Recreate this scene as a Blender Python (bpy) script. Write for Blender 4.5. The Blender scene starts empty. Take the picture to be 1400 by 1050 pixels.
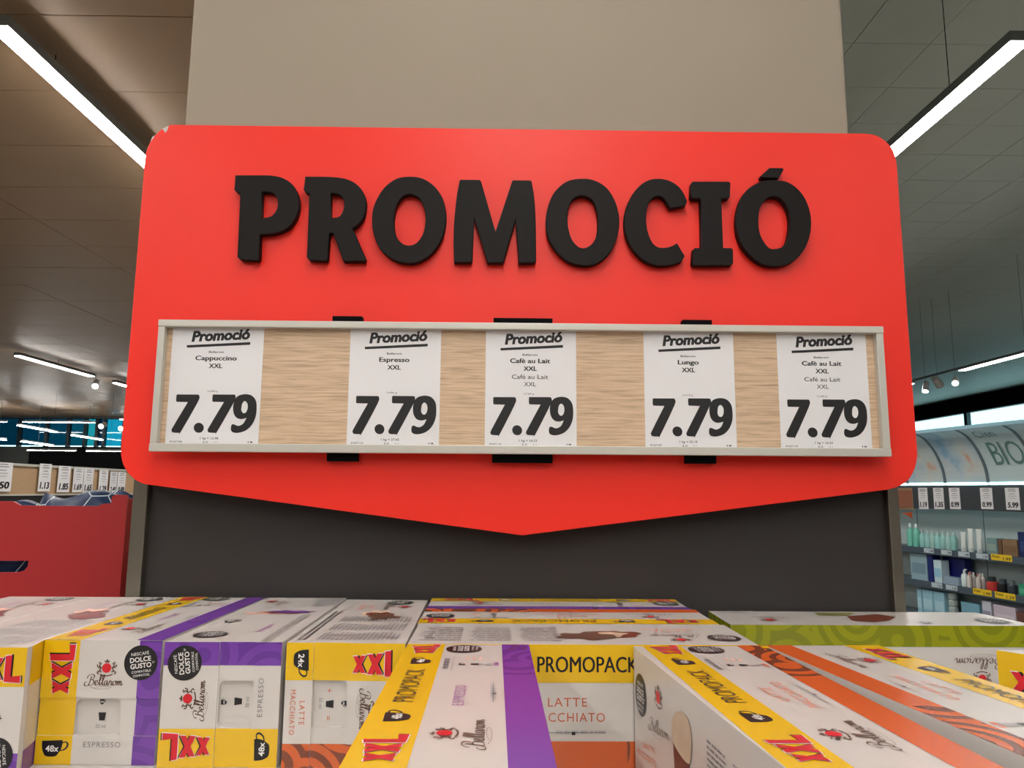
import bpy, bmesh, math, random
from mathutils import Vector, Matrix
from mathutils.geometry import tessellate_polygon

random.seed(7)
C = bpy.context.scene.collection
SC = bpy.context.scene
# ------------------------------------------------------------------ camera
H0 = 1.5
PITCH, YAW, ROLL, FPX = .142132, .013602, .0065677, 1019.0
_cp, _sp, _cy, _sy, _cr, _sr = math.cos(PITCH), math.sin(PITCH), math.cos(YAW), math.sin(YAW), math.cos(ROLL), math.sin(ROLL)
FW = Vector((_sy*_cp, _cy*_cp, _sp))
_r = Vector((_cy, -_sy, 0)); _u = _r.cross(FW)
RT = _r*_cr + _u*_sr
UP = -_r*_sr + _u*_cr
cam_data = bpy.data.cameras.new('camera')
cam = bpy.data.objects.new('camera', cam_data); C.objects.link(cam)
M3 = Matrix((RT, UP, -FW)).transposed()
cam.matrix_world = Matrix.Translation((0, 0, H0)) @ M3.to_4x4()
cam_data.sensor_width = 36; cam_data.lens = FPX/1400*36
cam_data.clip_start = .05; cam_data.clip_end = 200
SC.camera = cam
# ------------------------------------------------------------------ world, exposure
w = bpy.data.worlds.new('sky'); SC.world = w; w.use_nodes = True
bg = w.node_tree.nodes['Background']
bg.inputs[0].default_value = (.66, .98, 1.0, 1); bg.inputs[1].default_value = 1.9
vs = SC.view_settings
vs.view_transform = 'Standard'; vs.look = 'None'; vs.exposure = 0; vs.gamma = 1; vs.use_curve_mapping = False
LAMP_POWER = 62.0

# ------------------------------------------------------------------ helpers
def ray(x, y):
    return FW + RT*((x-700)/FPX) + UP*((525-y)/FPX)
O3 = Vector((0, 0, H0))
class Face:
    """a real plane: point, outward normal; at(px, py) is where the view ray meets it"""
    def __init__(s, p, n): s.p = Vector(p); s.n = Vector(n).normalized()
    def at(s, x, y):
        d = ray(x, y); return O3 + d*((s.p-O3).dot(s.n)/d.dot(s.n))
def FY(y): return Face((0, y, 0), (0, -1, 0))
def FZ(z, up=1): return Face((0, 0, z), (0, 0, up))
def FX(x, s): return Face((x, 0, 0), (s, 0, 0))

def lin(c):
    return tuple(((v/255)/12.92 if v/255 <= .04045 else ((v/255+.055)/1.055)**2.4) for v in c)
MATS = {}
def mat(name, col=(200, 200, 200), rough=.5, metal=0, emit=0, spec=.5, coat=0):
    if name in MATS: return MATS[name]
    m = bpy.data.materials.new(name); m.use_nodes = True
    b = m.node_tree.nodes['Principled BSDF']
    c = lin(col)
    b.inputs['Base Color'].default_value = (*c, 1); b.inputs['Roughness'].default_value = rough
    b.inputs['Metallic'].default_value = metal; b.inputs['Specular IOR Level'].default_value = spec
    b.inputs['Coat Weight'].default_value = coat; b.inputs['Coat Roughness'].default_value = .22
    if emit:
        b.inputs['Emission Color'].default_value = (*c, 1); b.inputs['Emission Strength'].default_value = emit
    MATS[name] = m; return m
def nodes(m): return m.node_tree.nodes, m.node_tree.links, m.node_tree.nodes['Principled BSDF']
def vary(m, scale=8, amt=.12, stretch=(1, 1, 1), bump=0, detail=3):
    """multiply the base colour by fine noise, optional bump"""
    n, l, b = nodes(m)
    tc = n.new('ShaderNodeTexCoord'); mp = n.new('ShaderNodeMapping'); mp.inputs['Scale'].default_value = stretch
    nz = n.new('ShaderNodeTexNoise'); nz.inputs['Scale'].default_value = scale; nz.inputs['Detail'].default_value = detail
    l.new(tc.outputs['Object'], mp.inputs[0]); l.new(mp.outputs[0], nz.inputs[0])
    rp = n.new('ShaderNodeMapRange'); rp.inputs['To Min'].default_value = 1-amt; rp.inputs['To Max'].default_value = 1+amt
    l.new(nz.outputs[0], rp.inputs[0])
    mx = n.new('ShaderNodeVectorMath'); mx.operation = 'SCALE'
    mx.inputs[0].default_value = b.inputs['Base Color'].default_value[:3]
    l.new(rp.outputs[0], mx.inputs['Scale']); l.new(mx.outputs[0], b.inputs['Base Color'])
    if bump:
        bp = n.new('ShaderNodeBump'); bp.inputs['Strength'].default_value = bump; bp.inputs['Distance'].default_value = .002
        l.new(nz.outputs[0], bp.inputs['Height']); l.new(bp.outputs[0], b.inputs['Normal'])
    return m
def swirl(name, c1, c2, scale=11, rings=5.0, soft=.04, rough=.32, y=0):
    """concentric ring print"""
    m = mat(name, c1, .26, spec=.78); n, l, b = nodes(m)
    tc = n.new('ShaderNodeTexCoord'); v = n.new('ShaderNodeTexVoronoi'); v.inputs['Scale'].default_value = scale
    v.inputs['Randomness'].default_value = .85
    l.new(tc.outputs['Object'], v.inputs['Vector'])
    mu = n.new('ShaderNodeMath'); mu.operation = 'MULTIPLY'; mu.inputs[1].default_value = rings; l.new(v.outputs['Distance'], mu.inputs[0])
    fr = n.new('ShaderNodeMath'); fr.operation = 'FRACT'; l.new(mu.outputs[0], fr.inputs[0])
    r = n.new('ShaderNodeValToRGB'); e = r.color_ramp.elements
    e[0].position = .42; e[0].color = (*lin(c2), 1); e[1].position = .42+soft; e[1].color = (*lin(c1), 1)
    k = e.new(.96); k.color = (*lin(c1), 1); k = e.new(1.0); k.color = (*lin(c2), 1)
    l.new(fr.outputs[0], r.inputs[0]); l.new(r.outputs[0], b.inputs['Base Color'])
    return m

class MB:
    def __init__(s): s.v = []; s.f = []; s.mi = []; s.m = 0
    def quad(s, a, b, c, d): s.poly([a, b, c, d])
    def poly(s, pts):
        k = len(s.v); s.v += [Vector(p) for p in pts]; s.f.append(tuple(range(k, k+len(pts)))); s.mi.append(s.m)
    def box(s, x0, x1, y0, y1, z0, z1):
        k = len(s.v)
        s.v += [Vector(p) for p in ((x0, y0, z0), (x1, y0, z0), (x1, y1, z0), (x0, y1, z0), (x0, y0, z1), (x1, y0, z1), (x1, y1, z1), (x0, y1, z1))]
        for q in ((0, 3, 2, 1), (4, 5, 6, 7), (0, 1, 5, 4), (1, 2, 6, 5), (2, 3, 7, 6), (3, 0, 4, 7)):
            s.f.append(tuple(k+i for i in q)); s.mi.append(s.m)
    def obox(s, o, a, b, c):
        """box from corner o along vectors a, b, c"""
        k = len(s.v); o = Vector(o); a = Vector(a); b = Vector(b); c = Vector(c)
        s.v += [o, o+a, o+a+b, o+b, o+c, o+a+c, o+a+b+c, o+b+c]
        for q in ((0, 3, 2, 1), (4, 5, 6, 7), (0, 1, 5, 4), (1, 2, 6, 5), (2, 3, 7, 6), (3, 0, 4, 7)):
            s.f.append(tuple(k+i for i in q)); s.mi.append(s.m)
    def prism(s, base, vec):
        """solid from a flat polygon (world points) swept by vec"""
        k = len(s.v); n = len(base); vec = Vector(vec)
        s.v += [Vector(p) for p in base] + [Vector(p)+vec for p in base]
        s.f.append(tuple(range(k, k+n))[::-1]); s.f.append(tuple(range(k+n, k+2*n)))
        for i in range(n):
            j = (i+1) % n; s.f.append((k+i, k+j, k+n+j, k+n+i))
        s.mi += [s.m]*(n+2)
    def cyl(s, p, q, r0, r1=None, n=16, caps=True):
        if r1 is None: r1 = r0
        p = Vector(p); q = Vector(q); d = (q-p).normalized()
        a = d.orthogonal().normalized(); b = d.cross(a); k = len(s.v)
        for c, r in ((p, r0), (q, r1)):
            for i in range(n):
                t = 2*math.pi*i/n; s.v.append(c + a*math.cos(t)*r + b*math.sin(t)*r)
        for i in range(n):
            j = (i+1) % n; s.f.append((k+i, k+j, k+n+j, k+n+i)); s.mi.append(s.m)
        if caps:
            s.f.append(tuple(range(k, k+n))[::-1]); s.f.append(tuple(range(k+n, k+2*n))); s.mi += [s.m]*2
    def lathe(s, c, prof, n=16):
        """vertical turned shape at c from (radius, height) pairs"""
        c = Vector(c); k = len(s.v)
        for r, z in prof:
            for i in range(n):
                t = 2*math.pi*i/n; s.v.append(c+Vector((math.cos(t)*r, math.sin(t)*r, z)))
        for j in range(len(prof)-1):
            for i in range(n):
                i2 = (i+1) % n; s.f.append((k+j*n+i, k+j*n+i2, k+(j+1)*n+i2, k+(j+1)*n+i)); s.mi.append(s.m)
        s.f.append(tuple(range(k, k+n))[::-1]); s.f.append(tuple(range(k+(len(prof)-1)*n, k+len(prof)*n))); s.mi += [s.m]*2
    def build(s, name, m, parent=None, bevel=0, smooth=False, origin=None):
        if not s.v: return None
        if parent is not None: o3 = parent_origin(parent)
        elif origin is not None: o3 = Vector(origin)
        else:
            xs = [p.x for p in s.v]; ys = [p.y for p in s.v]; zs = [p.z for p in s.v]
            o3 = Vector(((min(xs)+max(xs))/2, (min(ys)+max(ys))/2, min(zs)))
        me = bpy.data.meshes.new(name); me.from_pydata([p-o3 for p in s.v], [], s.f)
        for mm in (m if isinstance(m, (list, tuple)) else [m]): me.materials.append(mm)
        me.polygons.foreach_set('material_index', s.mi)
        if bevel:
            bm = bmesh.new(); bm.from_mesh(me); bmesh.ops.remove_doubles(bm, verts=bm.verts, dist=1e-5)
            bmesh.ops.bevel(bm, geom=bm.edges[:], offset=bevel, segments=2, profile=.6, affect='EDGES', clamp_overlap=True)
            bm.to_mesh(me); bm.free()
        if smooth:
            for p in me.polygons: p.use_smooth = True
        ob = bpy.data.objects.new(name, me); C.objects.link(ob)
        ob['_o'] = tuple(o3)
        if parent is not None: ob.parent = parent
        else: ob.location = o3
        return ob
ORI = {}
def parent_origin(p):
    return Vector(p['_o'])
def tag(o, label=None, cat=None, group=None, kind=None):
    if label: o['label'] = label
    if cat: o['category'] = cat
    if group: o['group'] = group
    if kind: o['kind'] = kind
    return o
def thing(name, loc, label, cat, group=None, kind=None):
    o = bpy.data.objects.new(name, None); C.objects.link(o); o.location = loc; o['_o'] = tuple(loc)
    o.empty_display_size = .05
    return tag(o, label, cat, group, kind)
def one(name, mb, m, label, cat, group=None, bevel=0, smooth=False):
    return tag(mb.build(name, m, None, bevel, smooth), label, cat, group)
def struct(name, mb, m, parent=None, bevel=0):
    o = mb.build(name, m, parent, bevel)
    if parent is None: o['kind'] = 'structure'
    return o

# closed Catmull-Rom outline; a point with a third item is a sharp corner
def smooth_path(pts, n=5, closed=True):
    out = []; N = len(pts)
    for i in range(N if closed else N-1):
        p1, p2 = pts[i], pts[(i+1) % N]
        p0 = pts[i-1] if (closed or i > 0) else p1
        p3 = pts[(i+2) % N] if (closed or i+2 < N) else p2
        if len(p1) > 2: p0 = p1
        if len(p2) > 2: p3 = p2
        if len(p1) > 2 and len(p2) > 2: out.append(tuple(p1[:2])); continue
        for k in range(n):
            t = k/n; q = []
            for a in (0, 1):
                q.append(.5*((2*p1[a])+(-p0[a]+p2[a])*t+(2*p0[a]-5*p1[a]+4*p2[a]-p3[a])*t*t+(-p0[a]+3*p1[a]-3*p2[a]+p3[a])*t**3))
            out.append(tuple(q))
    if not closed: out.append(tuple(pts[-1][:2]))
    return out
def filled(loops, depth=0, bevel=0):
    """2D outlines (holes inside) -> mesh data, front at local +z"""
    cu = bpy.data.curves.new('outline', 'CURVE'); cu.dimensions = '2D'; cu.fill_mode = 'BOTH'
    cu.extrude = depth/2; cu.bevel_depth = bevel; cu.bevel_resolution = 1; cu.offset = -bevel
    for lp in loops:
        s = cu.splines.new('POLY'); s.points.add(len(lp)-1)
        for i, p in enumerate(lp): s.points[i].co = (p[0], p[1], 0, 1)
        s.use_cyclic_u = True
    ob = bpy.data.objects.new('outline', cu)
    me = bpy.data.meshes.new_from_object(ob)
    bpy.data.objects.remove(ob); bpy.data.curves.remove(cu)
    return me
_tc = {}
def text_geo(s, bold=0, shear=0, space=1):
    """verts / faces of a string in the built-in font, scaled to width 1 and cap height 1, baseline 0"""
    key = (s, bold, shear, space)
    if key in _tc: return _tc[key]
    def mk(st):
        cu = bpy.data.curves.new('t', 'FONT'); cu.body = st; cu.size = 1; cu.offset = bold; cu.shear = shear; cu.space_character = space
        cu.resolution_u = 3; cu.fill_mode = 'FRONT'
        ob = bpy.data.objects.new('t', cu); me = bpy.data.meshes.new_from_object(ob)
        v = [tuple(q.co[:2]) for q in me.vertices]; f = [tuple(p.vertices) for p in me.polygons]
        bpy.data.objects.remove(ob); bpy.data.curves.remove(cu); bpy.data.meshes.remove(me)
        return v, f
    cap = _tc.get(('cap', bold))
    if cap is None:
        hv, _ = mk('H'); cap = (min(p[1] for p in hv), max(p[1] for p in hv)); _tc[('cap', bold)] = cap
    v, f = mk(s)
    x0 = min(p[0] for p in v); x1 = max(p[0] for p in v); ch = cap[1]-cap[0]
    v = [((p[0]-x0)/(x1-x0), (p[1]-cap[0])/ch) for p in v]
    asp = (x1-x0)/ch
    _tc[key] = (v, f, asp); return _tc[key]

# ---- flat print on a real face, gathered into one part per (thing, name)
class Print:
    def __init__(s, parent, face, lift=.0003):
        s.P = parent; s.F = face; s.l = lift; s.parts = {}
    def mb(s, name, m): return s.parts.setdefault((name, m.name), (MB(), m))[0]
    def L(s, p, k=1): return p + s.F.n*s.l*k
    def poly(s, name, m, px, k=1):
        s.wpoly(name, m, [s.F.at(*p) for p in px], k)
    def wpoly(s, name, m, pts, k=1):
        s.mb(name, m).poly([s.L(p, k) for p in pts])
    def geo(s, name, m, v, f, A, U, V, k=2):
        b = s.mb(name, m); n0 = len(b.v)
        b.v += [s.L(A+U*x+V*y, k) for x, y in v]
        b.f += [tuple(n0+i for i in q) for q in f]; b.mi += [0]*len(f)
    def frame(s, a, b, c):
        A = s.F.at(*a); return A, s.F.at(*b)-A, s.F.at(*c)-A
    def text(s, m, st, a, b, c, bold=0, shear=0, space=1, name='printed_lettering', k=2):
        A, U, V = s.frame(a, b, c)
        if U.cross(V).dot(s.F.n) < 0: print('MIRRORED', st)
        v, f, _ = text_geo(st, bold, shear, space); s.geo(name, m, v, f, A, U, V, k)
    def wtext(s, m, st, cen, u, cap, width=None, bold=0, shear=0, space=1, name='printed_lettering', k=2):
        """centred on a world point; u = reading direction"""
        u = Vector(u).normalized(); v_ = s.F.n.cross(u)
        v, f, asp = text_geo(st, bold, shear, space)
        W = width or asp*cap
        A = cen - u*W/2 - v_*cap/2
        s.geo(name, m, v, f, A, u*W, v_*cap, k)
    def loop(s, name, m, pts, A, U, V, k=2):
        """filled 2D outline (simple, may be concave)"""
        tris = tessellate_polygon([[Vector((p[0], p[1], 0)) for p in pts]])
        s.geo(name, m, [p[:2] for p in pts], [tuple(t) for t in tris], A, U, V, k)
    def stroke(s, name, m, pts, wid, A, U, V, k=2, nib=0, n=5, closed=False):
        P = smooth_path(pts, n, closed)
        if closed: P.append(P[0])
        Lf, Rt = [], []
        for i, p in enumerate(P):
            q0 = P[max(i-1, 0)]; q1 = P[min(i+1, len(P)-1)]
            dx, dy = q1[0]-q0[0], q1[1]-q0[1]; d = math.hypot(dx, dy) or 1
            nx, ny = -dy/d, dx/d
            w_ = wid*(1-nib + nib*2*abs(nx*.95+ny*.3)**2)/2
            Lf.append((p[0]+nx*w_, p[1]+ny*w_)); Rt.append((p[0]-nx*w_, p[1]-ny*w_))
        v = Lf+Rt; N = len(P)
        s.geo(name, m, v, [(i, N+i, N+i+1, i+1) for i in range(N-1)], A, U, V, k)
    def disc(s, name, m, cen, r, k=2, n=32, u=None, ry=None):
        u = Vector(u) if u is not None else s.F.n.orthogonal()
        u = u.normalized(); v = s.F.n.cross(u); ry = ry or r
        s.mb(name, m).poly([s.L(cen + u*math.cos(2*math.pi*i/n)*r + v*math.sin(2*math.pi*i/n)*ry, k) for i in range(n)])
    def done(s):
        for (nm, _), (b, m) in s.parts.items(): b.build(nm, m, s.P)
        s.parts = {}
# ------------------------------------------------------------------ materials
m_yel = mat('yellow_board', (224, 180, 14), .27, spec=.75)
m_wht = mat('white_board', (202, 196, 191), .27, spec=.75)
m_in = mat('inner_board', (214, 206, 196), .5)
m_blk = mat('black_ink', (22, 20, 22), .4)
m_red_ink = mat('red_ink', (205, 32, 44), .4)
m_dred = mat('dark_red_ink', (120, 20, 30), .4)
m_whi = mat('white_ink', (235, 232, 228), .4)
m_grey_ink = mat('grey_ink', (120, 116, 118), .5)
m_lgrey_ink = mat('light_grey_ink', (168, 164, 164), .5)
m_brown = mat('brown_ink', (92, 66, 52), .5)
m_org_ink = mat('orange_ink', (205, 110, 80), .5)
m_pur_ink = mat('purple_ink', (150, 90, 150), .5)
m_pink_ink = mat('pink_ink', (214, 160, 142), .5)
m_foam = mat('foam_ink', (196, 172, 148), .5)
m_coffee = mat('coffee_ink', (110, 52, 34), .5)
for m_ in (m_foam, m_coffee, m_pink_ink): vary(m_, 60, .18)
m_pur = swirl('purple_swirl', (112, 58, 158), (98, 48, 143), 13, 5)
m_org = swirl('orange_swirl', (206, 92, 34), (120, 56, 30), 13, 5)
m_grn = swirl('green_swirl', (142, 146, 12), (124, 128, 14), 11, 5)
m_org_plain = mat('orange_board', (206, 90, 28), .27, spec=.75)
m_pur_plain = mat('purple_board', (112, 58, 158), .25, spec=.8)
vary(m_wht, 30, .02); vary(m_yel, 25, .03)

PACK = {'espresso': (m_pur, m_pur_ink, 'ESPRESSO', None), 'latte': (m_org, m_org_ink, 'LATTE', 'MACCHIATO'), 'green': (m_grn, m_grey_ink, 'LUNGO', None)}

PACK_PLAIN = {'espresso': m_pur_plain, 'latte': m_org_plain, 'green': m_grn}
# ------------------------------------------------------------------ logos drawn as flat print
BELL = [[(1.02, 1.22), (.9, .8), (.72, .25), (.45, -.08), (.1, -.1), (-.05, .15), (.1, .42), (.35, .45)],
        [(.35, .95), (.5, 1.3), (.95, 1.5), (1.4, 1.4), (1.45, 1.1), (1.2, .82), (.88, .74)],
        [(.88, .74), (1.3, .72), (1.45, .45), (1.25, .08), (.8, -.04), (.55, .15)],
        [(1.6, .25), (1.95, .4), (2.0, .62), (1.78, .66), (1.64, .35), (1.7, .05), (1.95, .0), (2.2, .25)],
        [(2.2, .25), (2.55, .9), (2.68, 1.35), (2.55, 1.45), (2.4, 1.05), (2.34, .3), (2.45, 0), (2.65, .2)],
        [(2.65, .2), (3.0, .9), (3.12, 1.35), (3.0, 1.45), (2.86, 1.05), (2.8, .3), (2.9, 0), (3.1, .12)],
        [(3.62, .58), (3.35, .62), (3.14, .32), (3.2, .02), (3.42, .08), (3.64, .55), (3.6, .12), (3.72, 0), (3.92, .3)],
        [(3.92, .3), (4.05, .66), (4.12, .52), (4.34, .54), (4.24, .15), (4.36, 0), (4.52, .15)],
        [(4.9, .6), (4.62, .5), (4.52, .2), (4.66, 0), (4.92, .1), (5.0, .42), (4.9, .6), (5.12, .52)],
        [(5.2, .6), (5.22, .3), (5.18, 0)], [(5.2, .15), (5.42, .58), (5.52, .5), (5.48, 0)],
        [(5.5, .15), (5.72, .58), (5.82, .5), (5.8, .08), (5.9, 0), (6.1, .25)],
        [(.9, -.25), (2.0, -.5), (3.6, -.5), (4.3, -.3), (3.6, -.16), (2.4, -.2), (1.7, -.34)]]
def bellarom(P, A, U, V, m=m_brown):
    """A baseline start, U full width, V cap height"""
    for k, st in enumerate(BELL):
        P.stroke('brand_script', m, [(x/6.1, y/1.45) for x, y in st], .0001 if 0 else .022 if k < 12 else .012, A, U, V, nib=0, n=4)
def bell_nib(P, A, U, V, m=m_brown):
    # ribbon widths are set in true size, so work in a square frame
    u = U.normalized(); v = V.normalized(); a, b = U.length/6.1, V.length/1.45
    for k, st in enumerate(BELL):
        P.stroke('brand_script', m, [(x*a, y*b) for x, y in st], (.115*b if k < 12 else .05*b), A, u, v, nib=.45, n=4)
def crest(P, cen, u, r):
    u = Vector(u).normalized(); v = P.F.n.cross(u)
    P.disc('crest_disc', m_red_ink, cen, r, 3, 20, u)
    for sx in (-1, 1):
        for st in ([(1.1, -.9), (1.5, -.5), (1.2, 0), (1.6, .5), (1.3, .95), (1.8, 1.1)], [(1.2, .1), (1.9, .2), (2.1, .7)], [(1.4, -.6), (2.0, -.9), (1.7, -1.3)]):
            P.stroke('crest_figures', m_brown, [(sx*x*r, y*r) for x, y in st], r*.24, cen, u, v, n=4)
    P.stroke('crest_figures', m_brown, [(-1.4*r, -1.35*r), (0, -1.65*r), (1.4*r, -1.35*r)], r*.25, cen, u, v)
    P.loop('crest_crown', m_brown, [(-.45*r, 1.15*r), (.45*r, 1.15*r), (.6*r, 1.6*r), (.25*r, 1.45*r), (0, 1.95*r), (-.25*r, 1.45*r), (-.6*r, 1.6*r)], cen, u, v)
def roundel(P, cen, u, r=.0206):
    u = Vector(u).normalized(); v = P.F.n.cross(u)
    P.disc('round_badge', m_blk, cen, r, 2.2, 40, u)
    for st, y, cap, w_, b in (('NESCAFÉ', .52, .17, 1.05, 0), ('DOLCE', .19, .28, 1.25, .02), ('GUSTO', -.17, .28, 1.25, .02), ('COMPATIBLE', -.50, .13, 1.15, 0), ('COMPATÍVEL', -.72, .13, 1.0, 0)):
        P.wtext(m_whi, st, cen+v*(y*r), u, cap*r, w_*r, bold=b, name='badge_lettering', k=3.4)
    P.wtext(m_whi, '®*', cen+v*(-.06*r)+u*(.76*r), u, .12*r, .16*r, name='badge_lettering', k=3.4)
def xbar(x0, x1, x2, x3, y0, y1): return [(x0, y0), (x1, y0), (x3, y1), (x2, y1)]
XXL = []   # (outline) in a 0..1 frame; the letters grow towards the L
for x, w_, a, b, a2, b2 in ((0, .27, .14, .80, .12, .84), (.30, .33, .08, .88, .06, .93)):
    t = w_*.37
    XXL.append([(x, b), (x+t, b+.01), (x+w_, a2), (x+w_-t, a2+.01)])
    XXL.append([(x+w_, b2), (x+w_-t, b2-.01), (x, a), (x+t, a-.01)])
XXL.append([(.67, 1.0), (.80, 1.04), (.80, .20), (1.0, .24), (1.0, -.04), (.67, 0)])
def xxl(P, A, U, V):
    def put(m, g, dx, dy, k):
        for q_, lp in enumerate(XXL):
            cx = sum(p[0] for p in lp)/len(lp); cy = sum(p[1] for p in lp)/len(lp)
            P.loop('bold_size_print', m, [(p[0]+dx+(g if p[0] > cx else -g)*.8, p[1]+dy+(g*1.6 if p[1] > cy else -g*1.6)) for p in lp], A, U, V, k+(.3 if q_ in (1, 3) else 0))
    put(m_blk, .006, .035, .015, 2); put(m_whi, .016, .0, .0, 2.8); put(m_red_ink, 0, 0, 0, 3.6)
def cup(P, A, U, V, n='48x'):
    b = smooth_path([(0, .95, 1), (.78, 1.0, 1), (.76, .55), (.62, .12), (.5, 0), (.25, 0), (.12, .12), (.02, .5)], 4)
    P.loop('cup_symbol', m_blk, b, A, U, V, 2)
    P.stroke('cup_symbol', m_blk, [(.74, .82), (.92, .88), (.98, .68), (.86, .42), (.68, .36)], .07, A, U, V, k=2)
    v, f, _ = text_geo(n, .02, 0, 1)
    P.geo('cup_lettering', m_whi, v, f, A+U*.16+V*.3, U*.5, V*.38, 3.2)
def lines(P, O, U, V, s0, s1, t0, t1, n, m=m_grey_ink, fill=.45, seed=1, jag=.25, words=9):
    """rows of tiny text, too small to read"""
    R = random.Random(seed)
    for i in range(n):
        y1 = t1-(t1-t0)*i/n; y0 = y1-(t1-t0)/n*fill
        x = s0; end = s1-(s1-s0)*R.random()*jag
        while x < end:
            w_ = (s1-s0)/words*R.uniform(.4, 1.2)
            P.wpoly('small_print', m, [O+U*x+V*y0, O+U*min(x+w_, end)+V*y0, O+U*min(x+w_, end)+V*y1, O+U*x+V*y1], 1.8)
            x += w_*1.22
# ------------------------------------------------------------------ printed designs, in a frame O + U*s + V*t
def side_panel(P, O, U, V, kind, roundels=True, plain=None, ds=0, cut=None):
    colm, ink, n1, n2 = PACK[kind]
    q = lambda a, b, c, d: [O+U*a+V*c, O+U*b+V*c, O+U*b+V*d, O+U*a+V*d]
    P.wpoly('yellow_band', m_yel, q(0, 1, .69, cut or 1)); P.wpoly('coloured_band', PACK_PLAIN[kind], q(0, .62, 0, .225)); P.wpoly('coloured_band', colm, q(.62, 1, 0, .225))
    u = U.normalized()
    if cut:
        crest(P, O+U*.20+V*.55, u, .0062); bell_nib(P, O+U*.115+V*.34, U*.17, V*.11); return
    xxl(P, O+U*.055+V*.735, U*.135, V*.21); cup(P, O+U*.27+V*.76, U*.075, V*.15)
    v, f, _ = text_geo('PROMOPACK', 0, 0, 1); [P.geo('banner_lettering', m_blk, v, f, O+U*(.405+ds+e_)+V*.775, U*.285, V*.125, 2+k_*.15) for k_, e_ in enumerate((-.0009, .0009) if ds else (0,))]
    cup(P, O+U*.75+V*.76, U*.075, V*.15); xxl(P, O+U*.875+V*.735, U*.115, V*.21)
    crest(P, O+U*.20+V*.55, u, .0062); bell_nib(P, O+U*.115+V*.34, U*.17, V*.11)
    if n2:
        for st, t, a, b in ((n1, .50, .42+ds*.6, .53+ds*.6), (n2, .38, .37+ds*.6, .58+ds*.6)):
            v, f, _ = text_geo(st, 0, 0, 1.15); P.geo('flavour_lettering', ink, v, f, O+U*a+V*t, U*(b-a), V*.07, 2)
    else:
        v, f, _ = text_geo(n1, 0, 0, 1.15); P.geo('flavour_lettering', ink, v, f, O+U*.38+V*.47, U*.16, V*.07, 2)
    P.wpoly('rule_line', m_grey_ink, q(.40, .56, .292, .297), 2); P.wpoly('rule_line', m_blk, q(.465, .475, .275, .30), 2.2)
    lines(P, O, U, V, .42, .56, .26, .31, 1, m_lgrey_ink, .5, 3, 0, 6)
    lines(P, O, U, V, .70, .82, .62, .66, 1, m_grey_ink, 1, 5, 0, 5); P.wpoly('rule_line', m_grey_ink, q(.68, .84, .590, .594), 2)
    cup(P, O+U*.74+V*.50, U*.022, V*.05, 'o'); P.wpoly('glass_symbol', m_blk, q(.742, .758, .40, .46), 2)
    P.wpoly('glass_symbol', m_lgrey_ink, q(.74, .762, .30, .37), 2); lines(P, O, U, V, .735, .77, .255, .285, 1, ink, 1, 6, 0, 2)
    lines(P, O, U, V, .80, .83, .35, .50, 3, m_pink_ink, .4, 8, 0, 1)
    if roundels: roundel(P, O+U*.935+V*.53, u)
def splash(P, O, U, V, s, t, w_, h, cols, seed):
    R = random.Random(seed)
    for j, m in enumerate(cols):
        pts = []
        for i in range(16):
            a = 2*math.pi*i/16; r = R.uniform(.45, 1.0)
            pts.append((s+w_*(.5*r*math.cos(a) + (j-1)*.24), t+h*(.42*r*math.sin(a)+(j-1)*.12)))
        P.loop('flavour_picture', m, smooth_path(pts, 3), O, U, V, 1.5+j*.7)
def main_panel(P, O, U, V, kind, pic, rnd=(.07, .72), cols=True, glass=False, seed=1):
    colm, ink, n1, n2 = PACK[kind]; u = U.normalized()
    roundel(P, O+U*rnd[0]+V*rnd[1], u)
    crest(P, O+U*.205+V*.80, u, .0062); bell_nib(P, O+U*.135+V*.56, U*.15, V*.11)
    for i, st in enumerate([x for x in (n1, n2) if x]):
        W = .1 if st == 'LATTE' else .16
        v, f, _ = text_geo(st, 0, 0, 1.15); P.geo('flavour_lettering', ink, v, f, O+U*(.21-W/2)+V*(.36-.11*i), U*W, V*.065, 2)
    if pic: splash(P, O, U, V, .43, .58, .2, .5, pic, seed)
    if cols:
        for c in range(3): lines(P, O, U, V, .56+c*.145, .69+c*.145, .16, .86, 22 if cols is True else cols, m_lgrey_ink if cols == 12 else m_grey_ink, .42, seed+c, .2, 5)
def end_panel(P1, P2, A, U, V, kind, count):
    """short end of a pack: P1 prints on the two flaps, P2 on the middle band"""
    colm, ink, n1, n2 = PACK[kind]
    q = lambda a, b, c, d: [A+U*a+V*c, A+U*b+V*c, A+U*b+V*d, A+U*a+V*d]
    u = U.normalized(); v = V.normalized()
    for P, y0, y1 in ((P1, .53, 1), (P1, 0, .23), (P2, .23, .53)):
        P.wpoly('yellow_band', m_yel, q(0, .305, y0, y1)); P.wpoly('coloured_band', colm, q(.81, 1, y0, y1))
    xxl(P1, A+U*.265+V*.565, V*.40, U*-.20)
    crest(P1, A+U*.545+V*.775, u, .0055); bell_nib(P1, A+U*.37+V*.635, U*.32, V*.085)
    roundel(P1, A+U*.83+V*.82, u*math.cos(.13)+v*math.sin(.13), .0200)
    cup(P1, A+U*.055+V*.065, U*.22, V*.13, count)
    if n2:
        for st, y, a, b in ((n1, .13, .47, .66), (n2, .05, .38, .74)):
            g, f, _ = text_geo(st, 0, 0, 1.2); P1.geo('flavour_lettering', ink, g, f, A+U*a+V*y, U*(b-a), V*.045, 2)
    else:
        g, f, _ = text_geo(n1, 0, 0, 1.2); P1.geo('flavour_lettering', m_grey_ink, g, f, A+U*.40+V*.14, U*.31, V*.042, 2)
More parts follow.
